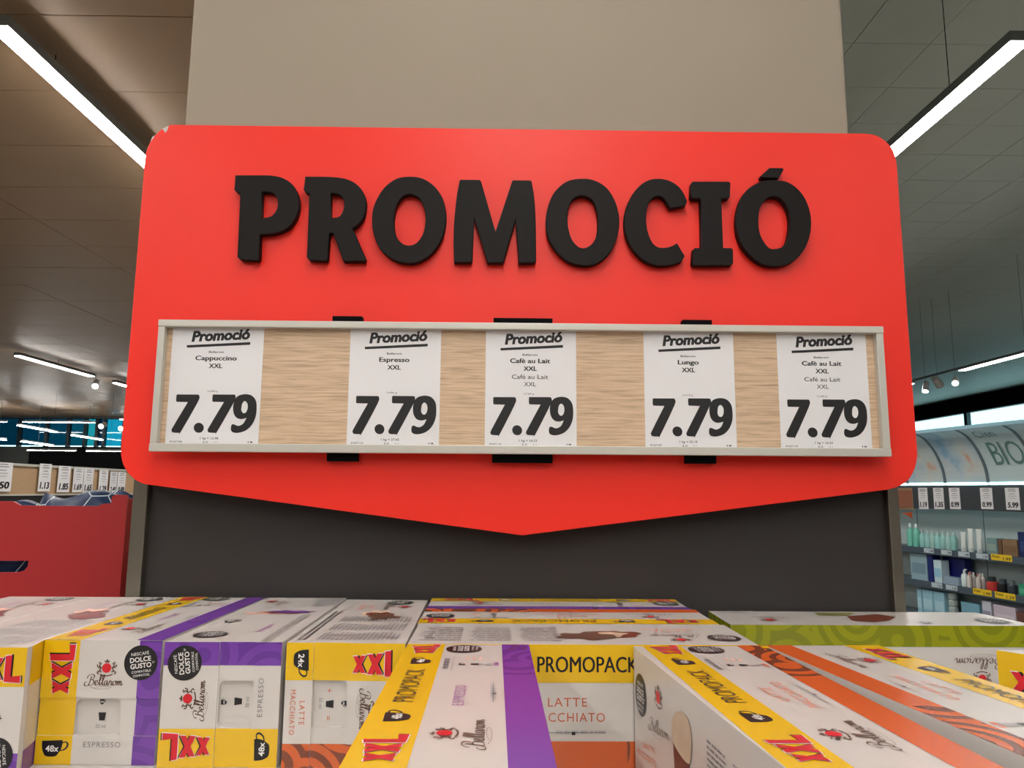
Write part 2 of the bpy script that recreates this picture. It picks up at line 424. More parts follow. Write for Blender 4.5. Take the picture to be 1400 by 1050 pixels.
def end_slabs(T, A, U, V, n):
    """lid flap, foot flap and windowed middle band standing proud of the carton"""
    a = MB(); a.prism([A+V*.53, A+U+V*.53, A+U+V, A+V], n*.0085); a.build('upper_flap', m_wht, T)
    a = MB(); a.prism([A, A+U, A+U+V*.23, A+V*.23], n*.0085); a.build('lower_flap', m_wht, T)
    a = MB(); r = .045
    a.prism([A+V*.23, A+U*.30+V*.23, A+U*.30+V*(.52-r), A+U*(.30+r*.3)+V*(.52-r*.3), A+U*(.30+r)+V*.52, A+U*(.685-r)+V*.52, A+U*(.685-r*.3)+V*(.52-r*.3), A+U*.685+V*(.52-r), A+U*.685+V*.23, A+U+V*.23, A+U+V*.53, A+V*.53], n*.0070)
    a.build('window_band', m_wht, T)
def carton(name, top, h, label, group, inset=0):
    """pack from its top outline (counter-clockwise seen from above), zt from the points"""
    zt = top[0][2]
    cx = sum(p[0] for p in top)/len(top); cy = sum(p[1] for p in top)/len(top)
    T = thing(name, (cx, cy, zt-h), label, 'box', group)
    b = MB(); base = [Vector((p[0], p[1], zt-h)) for p in top]
    b.prism(base, (0, 0, h)); b.build('carton', m_wht, T, bevel=.0009)
    return T
def quad_frame(p0, p1, p3):
    p0 = Vector(p0); return p0, Vector(p1)-p0, Vector(p3)-p0
# ================================================================== LARGE STRUCTURE
ZL, ZR = 2.0, 3.5            # ceiling heights above the lens, low bay left and high bay right
m_ceilL = vary(mat('ceiling_left_panel', (178, 150, 120), .38, spec=.3), 3, .04)
m_ceilR = vary(mat('ceiling_right_panel', (206, 212, 202), .45, spec=.35), 3, .05)
m_joint = mat('ceiling_joint', (70, 62, 54), .8)
m_floor = vary(mat('floor_tile', (124, 118, 110), .25), 2, .06)
m_wallg = mat('wall_grey', (66, 70, 68), .7)
m_black = mat('fascia_black', (10, 10, 11), .8, spec=.08)
m_col = vary(mat('column_render', (160, 148, 132), .75), 2, .02)
m_steel = mat('brushed_steel', (128, 121, 110), .38, metal=.85)
m_alu = mat('aluminium', (196, 193, 184), .38, metal=.2)
def tiles(name_root, x0, x1, y0, y1, tx, ty, z, m, cap, origin_x):
    root = thing(name_root, (origin_x, y0, z), None, None, kind='structure')
    b = MB(); b.box(min(x0, x1), max(x0, x1), y0, y1, z+.012, z+.05); b.build('ceiling_deck', m_joint, root)
    me = None; n = 0; cells = []
    nx = int(math.ceil(abs(x1-x0)/tx)); ny = int(math.ceil((y1-y0)/ty)); sg = 1 if x1 > x0 else -1
    for j in range(ny):
        for i in range(nx): cells.append((x0+sg*(i+.5)*tx, y0+(j+.5)*ty))
    vis = lambda c: c[1] > 2.6 and abs(c[0])/c[1] < .95 and abs(c[0])/c[1] > .42
    cells.sort(key=lambda c: (not vis(c), math.hypot(c[0], c[1])))
    g = .0032
    for c in cells[:cap]:
        if me is None:
            t = MB(); t.box(-tx/2+g, tx/2-g, -ty/2+g, ty/2-g, 0, .012)
            me = bpy.data.meshes.new('ceiling_panel'); me.from_pydata(t.v, [], t.f); me.materials.append(m)
        o = bpy.data.objects.new('ceiling_panel', me); C.objects.link(o); o.parent = root
        o.location = (c[0]-origin_x, c[1]-y0, random.uniform(0, .002))
    r = MB()
    for c in cells[cap:]: r.box(c[0]-tx/2+g, c[0]+tx/2-g, c[1]-ty/2+g, c[1]+ty/2-g, z, z+.012)
    if r.v: tag(r.build('ceiling_panels_beyond', m, root), kind='stuff')
    return root
tiles('ceiling', .23, -19.8, -8.82, 21.2, 1.25, .62, H0+ZL, m_ceilL, 260, 0)
tiles('ceiling', .32, 17.1, -8.7, 34.2, .605, .64, H0+ZR, m_ceilR, 290, 0)
b = MB(); b.box(-20, 17.2, -9, 34.2, -.1, 0); struct('floor', b, m_floor)
b = MB(); b.box(.24, .31, -9, 34.2, H0+ZL, H0+ZR+.05); struct('trim_1', b, m_wallg)
b = MB(); b.box(-20, -19.8, -9, 21.4, 0, H0+ZL+.05); struct('wall_left', b, m_wallg)
b = MB(); b.box(-20, 17.2, -9.1, -9, 0, H0+ZR+.1); struct('wall_near', b, m_wallg)
b = MB(); b.box(.24, 17.2, 34.2, 34.4, 0, H0+ZR+.1); struct('wall_far', b, m_wallg)
b = MB(); b.box(.24, .34, 21.2, 34.2, 0, H0+ZR); struct('wall_return', b, m_wallg)
# right wall with its high window strip
XW = 17.0
zb, zt = H0+1.9, H0+2.93
b = MB(); b.box(XW, XW+.2, -9, 34.4, 0, zb); b.box(XW, XW+.2, -9, 14, zb, H0+ZR+.1)
b.box(XW, XW+.2, 14, 34.4, zt, H0+ZR+.1); struct('wall_right', b, m_wallg)
fr = FX(XW-.05, -1)
b = MB(); b.box(XW-.06, XW-.002, 14, 34.1, zt, H0+ZR-.01); struct('trim_2', b, m_black)
m_clear = mat('window_glass')
def glassy(m, tint, gloss=.08):
    nt = m.node_tree; nt.nodes.clear(); o = nt.nodes.new('ShaderNodeOutputMaterial'); mx = nt.nodes.new('ShaderNodeMixShader')
    t = nt.nodes.new('ShaderNodeBsdfTransparent'); t.inputs[0].default_value = (*tint, 1); g = nt.nodes.new('ShaderNodeBsdfGlossy'); g.inputs['Roughness'].default_value = .05
    mx.inputs[0].default_value = gloss; nt.links.new(t.outputs[0], mx.inputs[1]); nt.links.new(g.outputs[0], mx.inputs[2]); nt.links.new(mx.outputs[0], o.inputs[0]); return m
glassy(m_clear, (.9, .98, 1.0), .03)
ym = fr.at(1319.5, 578).y; step = 4.6
yy = [ym+step*k for k in (-3, -2, -1, 0, 1, 2)]
for i, y in enumerate(yy[:-1]):
    if y > 34 or yy[i+1] < 14: continue
    b = MB(); b.box(XW+.09, XW+.1, max(y+.09, 14), min(yy[i+1]-.09, 34.1), zb+.05, zt-.02)
    W = thing('window_%d' % (i+1), (XW, y, zb), None, None, kind='structure')
    b.build('pane', m_clear, W)
    f = MB(); f.box(XW-.03, XW+.12, y-.09, y+.09, zb, zt); f.build('mullion', mat('mullion_dark', (26, 44, 52), .4), W)
    f = MB(); f.box(XW-.02, XW+.1, max(y+.09, 14), min(yy[i+1]-.09, 34.1), zb, zb+.06); f.build('sill', mat('mullion_dark'), W)
# left far wall: grey below, black fascia, tinted glazing above
YL = 21.2
FL = FY(YL)
zg = FL.at(100, 611).z; xk = FL.at(43, 620).x
b = MB(); b.box(-20, .24, YL, YL+.2, 0, zg); struct('wall_far_left', b, m_wallg)
b = MB(); b.box(xk, .2, YL-.1, YL-.005, .6, zg); struct('trim_3', b, m_black)
b = MB(); b.box(-19.8, .2, YL-.12, YL+.2, H0+ZL-.06, H0+ZL+.05); struct('trim_4', b, m_wallg)
# street side seen through the tinted panes
edges = [-19.8, -17.2, FL.at(25, 590).x, FL.at(62, 590).x, FL.at(92, 590).x, FL.at(115, 590).x, FL.at(131, 590).x, FL.at(141, 590).x, FL.at(168, 590).x, -9, -6, -3, .2]
tints = [(.02, .12, .17), (.02, .12, .17), (.02, .14, .2), (.02, .16, .22), (.03, .2, .26), (.10, .42, .46), (.03, .12, .2), (.07, .42, .52), (.06, .5, .66), (.08, .5, .6), (.05, .3, .4), (.05, .3, .4)]
for i in range(len(edges)-1):
    W = thing('window_%d' % (i+10), (edges[i], YL, zg), None, None, kind='structure')
    b = MB(); b.box(edges[i]+.04, edges[i+1]-.04, YL+.08, YL+.09, zg+.04, H0+ZL-.06)
    b.build('pane', glassy(mat('tinted_glass_%d' % i), tints[i], .05), W)
    f = MB(); f.box(edges[i]-.04, edges[i]+.04, YL+.02, YL+.14, zg, H0+ZL); f.build('mullion', mat('mullion_dark'), W)
# column behind the sign
FC = FY(1.42)
b = MB(); b.box(FC.at(258, 90).x, FC.at(1155, 90).x, 1.42, 1.95, 0, H0+ZR); o = struct('wall_column', b, m_col, bevel=.006)
# ================================================================== LIGHTING FITTINGS
m_body = mat('lamp_body', (120, 124, 122), .5, metal=.3)
m_glow = mat('lamp_glow', (255, 252, 246), .5, emit=LAMP_POWER)
def lamp(x0, x1, y0, y1, z, label, group='linear ceiling lamps', body=True, cable=None, m=m_glow, w=None):
    T = thing('linear_lamp', ((x0+x1)/2, (y0+y1)/2, z), label, 'lamp', group)
    b = MB(); b.box(x0, x1, y0, y1, z, z+.0078); b.build('diffuser', m, T)
    e = .004; b = MB()
    if x1-x0 < y1-y0: b.box(x0-e, x1+e, y0-.02, y1+.02, z+.008, z+.055)
    else: b.box(x0-.02, x1+.02, y0-e, y1+e, z+.008, z+.055)
    b.build('housing', m_body, T)
    if cable is None:
        cable = [(y0+y1)/2]
    if cable:
        for yc in cable:
            c = MB(); c.cyl(((x0+x1)/2, yc, z+.055), ((x0+x1)/2, yc, H0+(ZL if x0 < .2 else ZR)), .0022, n=5); c.build('suspension_cable', m_joint if cable is not None and len(cable) and y1-y0 < 2.6 else m_black, T)
    return T
HL = H0+1.88; F1 = FZ(HL, -1)
xl = F1.at(105, 137).x; hw = .039
yA = F1.at(14, 41).y
lamp(xl-hw, xl+hw, yA, yA+2.9, HL, 'bright white strip lamp running away above the left edge of the red sign', cable=[F1.at(98, 108).y])
lamp(xl-hw, xl+hw, yA+3.1, yA+6.0, HL, 'white strip lamp hidden behind the sign in line with the big left lamp')
HR = H0+2.0; F2 = FZ(HR, -1)
xr = F2.at(1313, 129).x; hw = .042
yB = F2.at(1391, 61).y
lamp(xr-hw, xr+hw, yB, yB+3.4, HR, 'bright white strip lamp running away above the right edge of the red sign', cable=[F2.at(1275, 140).y])
pa = F1.at(28, 487); pb = F1.at(122, 515); pc = F1.at(152, 524)
X2 = (pa.x+pb.x)/2
lamp(X2-.045, X2+.045, pa.y, pb.y, HL, 'short slanting strip lamp at the left, under the brown ceiling'); lamp(X2-.045, X2+.045, pc.y, pc.y+2.2, HL, 'far strip lamp just left of the sign, beyond the pair of spotlights')
pa = F2.at(1400, 484); pb = F2.at(1315, 507); pc = F2.at(1258, 525)
X3 = pb.x
lamp(X3-.05, X3+.05, pa.y-1.5, pb.y, HR, 'strip lamp at the right picture edge, above the window strip'); lamp(X3-.05, X3+.05, pc.y, pc.y+2.5, HR, 'far strip lamp just right of the sign, beyond the spotlights')
rail = MB(); rail.box(X3-.02, X3+.02, pb.y, pc.y, HR+.04, HR+.07); one('track_rail', rail, m_body, 'grey track between the two right strip lamps carrying spotlights', 'rail')
# lamp reflections in the far left glass, built as glowing strips before it
def far_strip(p, q, Y, label, th=.022):
    F = FY(Y); a = F.at(*p); c = F.at(*q); z = (a.z+c.z)/2
    lamp(a.x, c.x, Y-th, Y+th, z-.018, label, 'far glowing strips in front of the tinted glass')
far_strip((-60, 576), (9, 576), 19.5, 'far lamp reflection, built as a glowing strip, cut off by the left picture edge, upper row')
far_strip((32, 576), (68, 577), 19.5, 'far lamp reflection of the upper row, built as a glowing strip, left half of the lit pair'); far_strip((70, 577), (129, 577), 19.5, 'far lamp reflection of the upper row, built as a glowing strip, longer right half of the pair')
far_strip((164, 573), (200, 573), 20.4, 'tiny far strip lamp touching the left edge of the sign')
far_strip((38, 615), (103, 615), 16, 'far lamp reflection of the lower row above the black fascia, built as a glowing strip, left one'); far_strip((119, 616), (180, 616), 16, 'far lamp reflection of the lower row above the black fascia, built as a glowing strip, right one')
def slant(p, q, z0, label, w_=.016):  # slanted lamp reflections in the glass, modelled as emitters with added housing and cable
    F = FZ(H0+z0, -1); a = F.at(*p); c = F.at(*q)
    T = thing('linear_lamp', (a+c)/2, label, 'lamp', 'slanting far lamp reflections built as glowing strips'); d = (c-a).normalized(); s = Vector((d.y, -d.x, 0))
    b = MB(); b.obox(a-s*w_, c-a, s*w_*2, (0, 0, .01)); b.build('diffuser', m_glow, T)
    b = MB(); b.obox(a-s*(w_+.01)+Vector((0, 0, .03)), c-a, s*(w_+.01)*2, (0, 0, .03)); b.build('housing', m_body, T)
    c2 = MB(); mp_ = (a+c)/2; c2.cyl(mp_+Vector((0, 0, .06)), (mp_.x, mp_.y, H0+ZL), .003, n=6); c2.build('suspension_cable', m_body, T)
slant((24, 582), (78, 591.5), 1.45, 'slanting far lamp reflection, built as a glowing strip, below the upper row, left one')
slant((98, 595.5), (140, 602), 1.2, 'slanting far lamp reflection, built as a glowing strip, crossing the bright tinted panes')
slant((29, 604), (73, 610), 1.05, 'slanting far lamp reflection, built as a glowing strip, just above the black fascia'); slant((-12, 600), (8, 602), 1.1, 'slanting far lamp reflection, built as a glowing strip, cut off by the left picture edge')
m_spot = mat('spot_glow', (255, 250, 240), .5, emit=9)
m_head = mat('spot_head', (200, 198, 194), .4)
def spot(F, px, aim, label, lit=True, r=.07, up=None, rail=None):
    c = F.at(*px)
    T = thing('spotlight', c, label, 'spotlight', 'ceiling spotlights'); a = Vector(aim).normalized()
    b = MB(); b.cyl(c-a*.2, c, r*.8, r, n=18); b.build('spot_body', m_head, T, smooth=False)
    b = MB(); b.cyl(c, c+a*.006, r*.85, n=18); b.build('spot_lens', m_spot if lit else m_blk, T)
    q = c-a*.1; zc_ = H0+(ZL if c.x < .2 else ZR)
    b = MB(); b.cyl(q, (q.x, q.y, zc_), .003, n=5); b.build('bracket', m_body, T)
spot(FY(pb.y+.4), (1306, 524), (-.5, -.7, -.5), 'lit track spotlight nearest the right strip lamp', r=.055, up=.15)
spot(FY(pb.y+1.1), (1285, 527), (.6, .4, -.5), 'unlit white track spotlight between two lit ones', False, .075, up=.15)
spot(FY(pc.y-.3), (1265, 535), (-.3, -.3, -.8), 'lit track spotlight closest to the right edge of the sign', r=.058, up=.2)
spot(FY(13.2), (130, 528), (.3, -.8, -.5), 'lit white spotlight between the slanting strip lamps at left', r=.058, up=.2)
spot(FY(15.5), (142, 530), (.3, .8, -.5), 'dark spotlight turned away beside the lit one at left', False, .08, up=.2)
spot(FY(18.5), (138, 583), (0, -.9, -.3), 'small round spotlight glowing before the tinted glass', r=.07, up=.3)
spot(FY(18.5), (165, 586), (0, -.9, -.3), 'small spotlight half hidden by the left edge of the sign', r=.07, up=.3)
# lamps of the shop behind and beside the camera, same fittings
for x in (-11.5, -6.6, xl, .1, xr, 7.4, 12.5):
    for y in (-7.5, -4.2, -0.9) if x != .1 else (-7.7, -4.7):
        if x == xr and y == -.9: continue
        if x == xl and y == -.9: y = -.6
        lamp(x-.04, x+.04, y, y+2.9, HL if x < .2 else HR, 'strip lamp on the ceiling behind the camera')
lamp(.06, .14, -1.7, .8, HL, 'strip lamp over the aisle directly above the camera')
for x in (-11.5, 12.5):
    for y in (2.6, 6.0) if x > 0 else (2.2,): lamp(x-.04, x+.04, y, y+2.9, HL if x < 0 else HR, 'strip lamp over the side aisle outside the picture')
for y in (2.4, 5.2): lamp(X3-.04, X3+.04, y, y+2.6, HR, 'strip lamp over the right aisle outside the picture')
for y in (2.6, 6.2): lamp(X2-.04, X2+.04, y, y+2.6, HL, 'strip lamp over the left aisle outside the picture')
lamp(xr-.047, xr+.047, yB+3.6, yB+6.6, HR, 'strip lamp hidden behind the sign in line with the big right lamp')
# ================================================================== END PANEL AND SIGN
m_panel = vary(mat('dark_grey_panel', (54, 50, 49), .42, spec=.35), 4, .03)
m_redsign = vary(mat('red_sign', (243, 48, 34), .42, spec=.35), 3, .015)
m_letter = mat('black_letter', (20, 16, 15), .55, spec=.18)
YP = 1.315
FP = FY(YP)
xa0, xa1 = FY(1.30).at(181, 680).x, FY(1.30).at(201, 680).x
xb0, xb1 = FY(1.30).at(1214, 680).x, FY(1.30).at(1229, 680).x
T = thing('gondola_end', ((xa0+xb1)/2, YP, 0), 'dark grey end panel between two brushed steel posts below the red sign', 'panel')
b = MB(); b.box(xa1-.002, xb0+.002, YP, YP+.02, .02, H0+.52); b.build('back_panel', m_panel, T)
b = MB(); b.box(xa0, xa1, 1.30, 1.345, .0, H0+.5); o = b.build('post', m_steel, T, bevel=.002)
b = MB(); b.box(xb0, xb1, 1.30, 1.345, .0, H0+.5); o = b.build('post', m_steel, T, bevel=.002)
# red sign
YS = 1.252
FS = FY(YS)
def on_plane(F, px, sx, sy):
    """pixel outline -> plane coordinates (x, z)"""
    out = []
    for p in px:
        q = F.at(p[0], p[1]); out.append((q.x, q.z) + tuple(p[2:]))
    return out
outline = [(236, 170.3, 1), (1184, 182.5, 1), (1198, 185), (1211, 193), (1221, 205), (1225.5, 220), (1226.5, 228, 1), (1250.5, 566, 1), (1253, 600), (1254.3, 622), (1251, 640), (1243, 655), (1231, 664), (1214, 669.5, 1),
           (722, 731, 1), (716, 732), (706, 731, 1), (214, 664, 1), (195, 661), (180, 652), (169, 637), (165, 620), (165.5, 610, 1), (196.3, 236, 1), (199, 210), (206, 193), (217, 179.5), (229, 172)]
pts = smooth_path(on_plane(FS, outline, 0, 0), 4)
def sheet(loops2d, Y, depth, name, m, parent, bevel=0):
    """solid with its front face at Y, made from outlines in (x, z)"""
    o3 = parent_origin(parent) if parent is not None else Vector((0, 0, 0))
    me = filled(loops2d, depth, bevel)
    rot = Matrix(((1, 0, 0, 0), (0, 0, -1, 0), (0, 1, 0, 0), (0, 0, 0, 1)))
    d2 = depth/2 + bevel
    me.transform(Matrix.Translation(Vector((0, Y+d2, 0))-o3) @ rot)
    me.materials.clear(); me.materials.append(m)
    o = bpy.data.objects.new(name, me); C.objects.link(o); o['_o'] = tuple(o3)
    if parent is not None: o.parent = parent
    return o
SG = thing('promotion_sign', (FS.at(716, 400).x, YS+.02, FS.at(716, 400).z), 'large red hanging sign with rounded corners, pointed bottom and raised black word', 'sign')
sheet([pts], YS, .014, 'board', m_redsign, SG, .001)
m_scuff = mat('worn_edge', (205, 196, 190), .7)
P = Print(SG, FS, .0004)
P.poly('worn_corner', m_scuff, [(222, 176), (231, 171.5), (229, 178), (226, 182), (224, 178.5)]); P.poly('worn_corner', m_scuff, [(208, 188), (211, 185), (210, 189), (206, 193)])
P.done()
b = MB()
for px in (330, 700, 1080):
    q = FS.at(px, 400); b.box(q.x-.02, q.x+.02, YS+.016, YP-.0005, q.z-.15, q.z+.15)
for nm in [0]:
    pass
for k, px in enumerate((330, 700, 1080)):
    q = FS.at(px, 560); b = MB(); b.box(q.x-.02, q.x+.02, YS+.0165, YP-.0003, q.z-.05, q.z+.05); b.build('spacer', m_black, SG)
# raised letters, outlines read off the face of each letter
YT = 1.2365
FT = FY(YT)
def lo(ox, oy, pts, k=7.0): return on_plane(FT, [(ox+p[0]/k, oy+p[1]/k)+tuple(p[2:]) for p in pts], 0, 0)
LET = [
 ('P', (310, 225), [[(80, 100, 1), (300, 99, 1), (430, 103), (540, 128), (630, 192), (682, 290), (693, 385), (670, 490), (602, 590), (500, 645), (400, 664), (318, 668, 1), (311, 900, 1), (295, 918, 1), (128, 910, 1), (100, 884, 1), (128, 274, 1), (98, 266, 1), (70, 238, 1)],
                    [(337, 258, 1), (400, 262), (448, 280), (480, 325), (487, 385), (468, 445), (424, 492), (370, 506), (330, 507, 1)]]),
 ('R', (400, 225), [[(120, 112, 1), (300, 113, 1), (400, 118), (500, 132), (590, 170), (660, 235), (697, 320), (702, 400), (682, 500), (635, 565), (575, 612, 1), (702, 900, 1), (688, 925, 1), (485, 925, 1), (386, 655, 1), (352, 655, 1), (336, 905, 1), (320, 922, 1), (160, 915, 1), (135, 885, 1), (160, 278, 1), (125, 268, 1), (104, 240, 1)],
                    [(365, 274, 1), (430, 282), (475, 315), (493, 375), (480, 445), (440, 498), (365, 508, 1)]]),
 ('O', (500, 225), [[(415, 113), (540, 130), (650, 200), (730, 310), (765, 430), (768, 540), (745, 660), (690, 780), (610, 870), (510, 930), (410, 945), (300, 925), (200, 870), (120, 780), (75, 660), (60, 530), (70, 420), (110, 320), (180, 215), (290, 135)],
                    [(415, 283), (480, 300), (530, 345), (563, 440), (573, 530), (555, 640), (520, 710), (470, 758), (410, 772), (350, 755), (300, 700), (275, 620), (270, 540), (280, 440), (305, 370), (350, 310)]]),
 ('M', (610, 225), [[(135, 142, 1), (320, 144, 1), (334, 160, 1), (472, 640, 1), (630, 160, 1), (640, 148, 1), (812, 150, 1), (820, 165, 1), (845, 330), (857, 550), (862, 915, 1), (845, 940, 1), (695, 942, 1), (666, 522, 1), (545, 940, 1), (395, 940, 1), (268, 506, 1), (250, 918, 1), (235, 936, 1), (75, 935, 1), (70, 750, 1), (75, 560), (98, 320), (127, 155, 1)]]),
 ('O', (735, 225), [[(430, 133), (540, 148), (650, 210), (730, 320), (773, 450), (783, 570), (765, 680), (720, 800), (650, 890), (560, 950), (460, 968), (360, 955), (260, 910), (170, 820), (105, 710), (80, 590), (85, 470), (120, 340), (180, 240), (290, 155)],
                    [(440, 298), (500, 320), (545, 370), (573, 470), (577, 600), (560, 690), (520, 758), (460, 795), (400, 790), (345, 740), (310, 670), (290, 570), (288, 460), (318, 360), (370, 310)]]),
 ('C', (845, 225), [[(385, 133), (480, 148), (565, 195), (620, 258), (663, 352, 1), (645, 395, 1), (500, 418, 1), (470, 368), (438, 325), (395, 300), (340, 315), (295, 370), (274, 450), (270, 540), (285, 640), (320, 730), (370, 783), (440, 795), (510, 780), (565, 750, 1), (640, 875, 1), (612, 925, 1), (540, 955), (450, 968), (370, 965), (280, 935), (190, 870), (110, 760), (65, 630), (60, 510), (85, 390), (140, 280), (220, 190), (300, 145)]]),
 ('I', (845, 225), [[(715, 160, 1), (1063, 160, 1), (1078, 178, 1), (1072, 308, 1), (1058, 325, 1), (990, 325, 1), (1008, 797, 1), (1085, 797, 1), (1102, 815, 1), (1103, 940, 1), (1085, 965, 1), (725, 965, 1), (710, 945, 1), (718, 812, 1), (735, 797, 1), (800, 797, 1), (790, 325, 1), (710, 325, 1), (694, 305, 1), (698, 180, 1)]]),
 ('Ó', (990, 225), [[(480, 148), (600, 163), (700, 225), (780, 330), (825, 460), (835, 590), (810, 720), (750, 840), (660, 930), (560, 968), (450, 972), (350, 945), (250, 870), (165, 760), (122, 630), (118, 490), (150, 350), (220, 240), (330, 170), (400, 150)],
                    [(470, 305), (540, 325), (600, 400), (628, 500), (628, 610), (603, 730), (560, 785), (490, 805), (430, 795), (372, 720), (340, 640), (330, 540), (340, 430), (370, 370), (420, 320)]]),
 ('accent', (990, 225), [[(435, 30, 1), (560, 31, 1), (572, 45, 1), (525, 130, 1), (360, 122, 1), (350, 108, 1)]])]
for nm, (ox, oy), loops in LET:
    sheet([smooth_path(lo(ox, oy, lp), 4) for lp in loops], YT, .0125, 'raised_letter' if nm != 'accent' else 'raised_accent', m_letter, SG, .0012)
# ------------------------------------------------------------------ price rail
YR = 1.214
FR = FY(YR)
BX = FR.at
TLc, TRc, BLc, BRc = BX(216.8, 436.3), BX(1206.6, 446.3), BX(202.5, 617), BX(1220.9, 624.3)
PR = thing('price_rail', ((BLc.x+BRc.x)/2, YR+.02, BLc.z), 'long silver-framed price rail with a light oak board on the red sign', 'price rail')
ang = 0
zt_, zb_ = (TLc.z+TRc.z)/2, (BLc.z+BRc.z)/2; x0_, x1_ = (TLc.x+BLc.x)/2, (TRc.x+BRc.x)/2
rw = .0125
b = MB(); b.box(x0_, x1_, YR, YR+.014, zt_-.0115, zt_); b.build('top_rail', m_alu, PR, bevel=.0012)
b = MB(); b.box(x0_, x1_, YR, YR+.014, zb_, zb_+.0135); b.build('bottom_rail', m_alu, PR, bevel=.0012)
b = MB(); b.box(x0_+.0005, x0_+.0115, YR+.001, YR+.013, zb_+.0135, zt_-.0115); b.build('side_rail', m_alu, PR, bevel=.001)
b = MB(); b.box(x1_-.0125, x1_-.0005, YR+.001, YR+.013, zb_+.0135, zt_-.0115); b.build('side_rail', m_alu, PR, bevel=.001)
m_oak = mat('light_oak', (196, 168, 138), .5); n, l, bb = nodes(m_oak)
tc = n.new('ShaderNodeTexCoord'); mp = n.new('ShaderNodeMapping'); mp.inputs['Scale'].default_value = (3.0, 1, 60)
nz = n.new('ShaderNodeTexNoise'); nz.inputs['Scale'].default_value = 5; nz.inputs['Detail'].default_value = 6; nz.inputs['Distortion'].default_value = .6
l.new(tc.outputs['Object'], mp.inputs[0]); l.new(mp.outputs[0], nz.inputs[0])
r = n.new('ShaderNodeValToRGB'); e = r.color_ramp.elements; e[0].position = .32; e[0].color = (*lin((176, 148, 120)), 1); e[1].position = .62; e[1].color = (*lin((214, 186, 157)), 1)
k_ = e.new(.48); k_.color = (*lin((202, 173, 143)), 1)
l.new(nz.outputs[0], r.inputs[0]); l.new(r.outputs[0], bb.inputs['Base Color'])
bp = n.new('ShaderNodeBump'); bp.inputs['Strength'].default_value = .3; bp.inputs['Distance'].default_value = .001; l.new(nz.outputs[0], bp.inputs['Height']); l.new(bp.outputs[0], bb.inputs['Normal'])
b = MB(); b.box(x0_+.004, x1_-.004, YR+.0135, YR+.0195, zb_+.003, zt_-.003); b.build('oak_board', m_oak, PR)
for (u0, u1, v_, w0, w1, v2) in ((456, 496, 433, 447, 488.5, 630.5), (675, 755, 435.5, 672.5, 755.5, 632.5), (932.5, 971.5, 438, 938, 979, 633.5)):
    q0, q1 = FY(YR+.025).at(u0, v_), FY(YR+.025).at(u1, v_); r0, r1 = FY(YR+.025).at(w0, v2), FY(YR+.025).at(w1, v2)
    b = MB(); b.box((q0.x+r0.x)/2, (q1.x+r1.x)/2, YR+.0197, YS-.0008, r0.z, q0.z); b.build('mounting_clip', m_black, PR)
# price cards
m_card = mat('price_card_paper', (226, 224, 226), .45)
m_cink = mat('card_ink', (14, 10, 13), .5)
Yc = YR+.0125
FCd = FY(Yc)
C0 = [(92, 37), (812, 37), (768, 988), (18, 985)]
def cpx(x, y): return (220+x/5.8333, 440+y/5.8333)
base = [FCd.at(*cpx(*p)) for p in C0]
cw = ((base[1]-base[0]).length+(base[2]-base[3]).length)/2; ch = ((base[3]-base[0]).length+(base[2]-base[1]).length)/2
def cl(x, y):
    q = FCd.at(*cpx(x, y)); t = (q.z-base[3].z); return (q.x-(base[0].x+base[3].x)/2, q.z-(base[2].z+base[3].z)/2)
seven = [(118, 579, 1), (288, 580, 1), (297, 592), (285, 640), (150, 876), (135, 885), (85, 882), (76, 866), (85, 840), (205, 640, 1), (118, 638, 1), (112, 628), (114, 592)]
nine_o = [(660, 577), (715, 588), (748, 630), (754, 690), (745, 760), (715, 822), (668, 866), (610, 885), (566, 882), (548, 862), (552, 826), (568, 816), (608, 830), (648, 810), (672, 766, 1), (632, 776), (592, 764), (568, 720), (570, 650), (600, 595)]
nine_i = [(660, 632), (680, 652), (682, 690), (668, 722), (648, 728), (634, 712), (632, 690), (640, 650)]
dot = [(292+40*math.cos(a*math.pi/8), 845+40*math.sin(a*math.pi/8)) for a in range(16)]
CARD = []
for lp in (seven, dot, [(p[0]+288,)+tuple(p[1:]) for p in seven]):
    CARD.append([smooth_path([cl(p[0], p[1])+tuple(p[2:]) for p in lp], 3)])
CARD.append([smooth_path([cl(*p[:2])+tuple(p[2:]) for p in nine_o], 3), smooth_path([cl(*p) for p in nine_i], 3)])
zc0 = (base[2].z+base[3].z)/2
CARDG = 'promotion price cards in the silver-framed rail'
digit_mesh = []
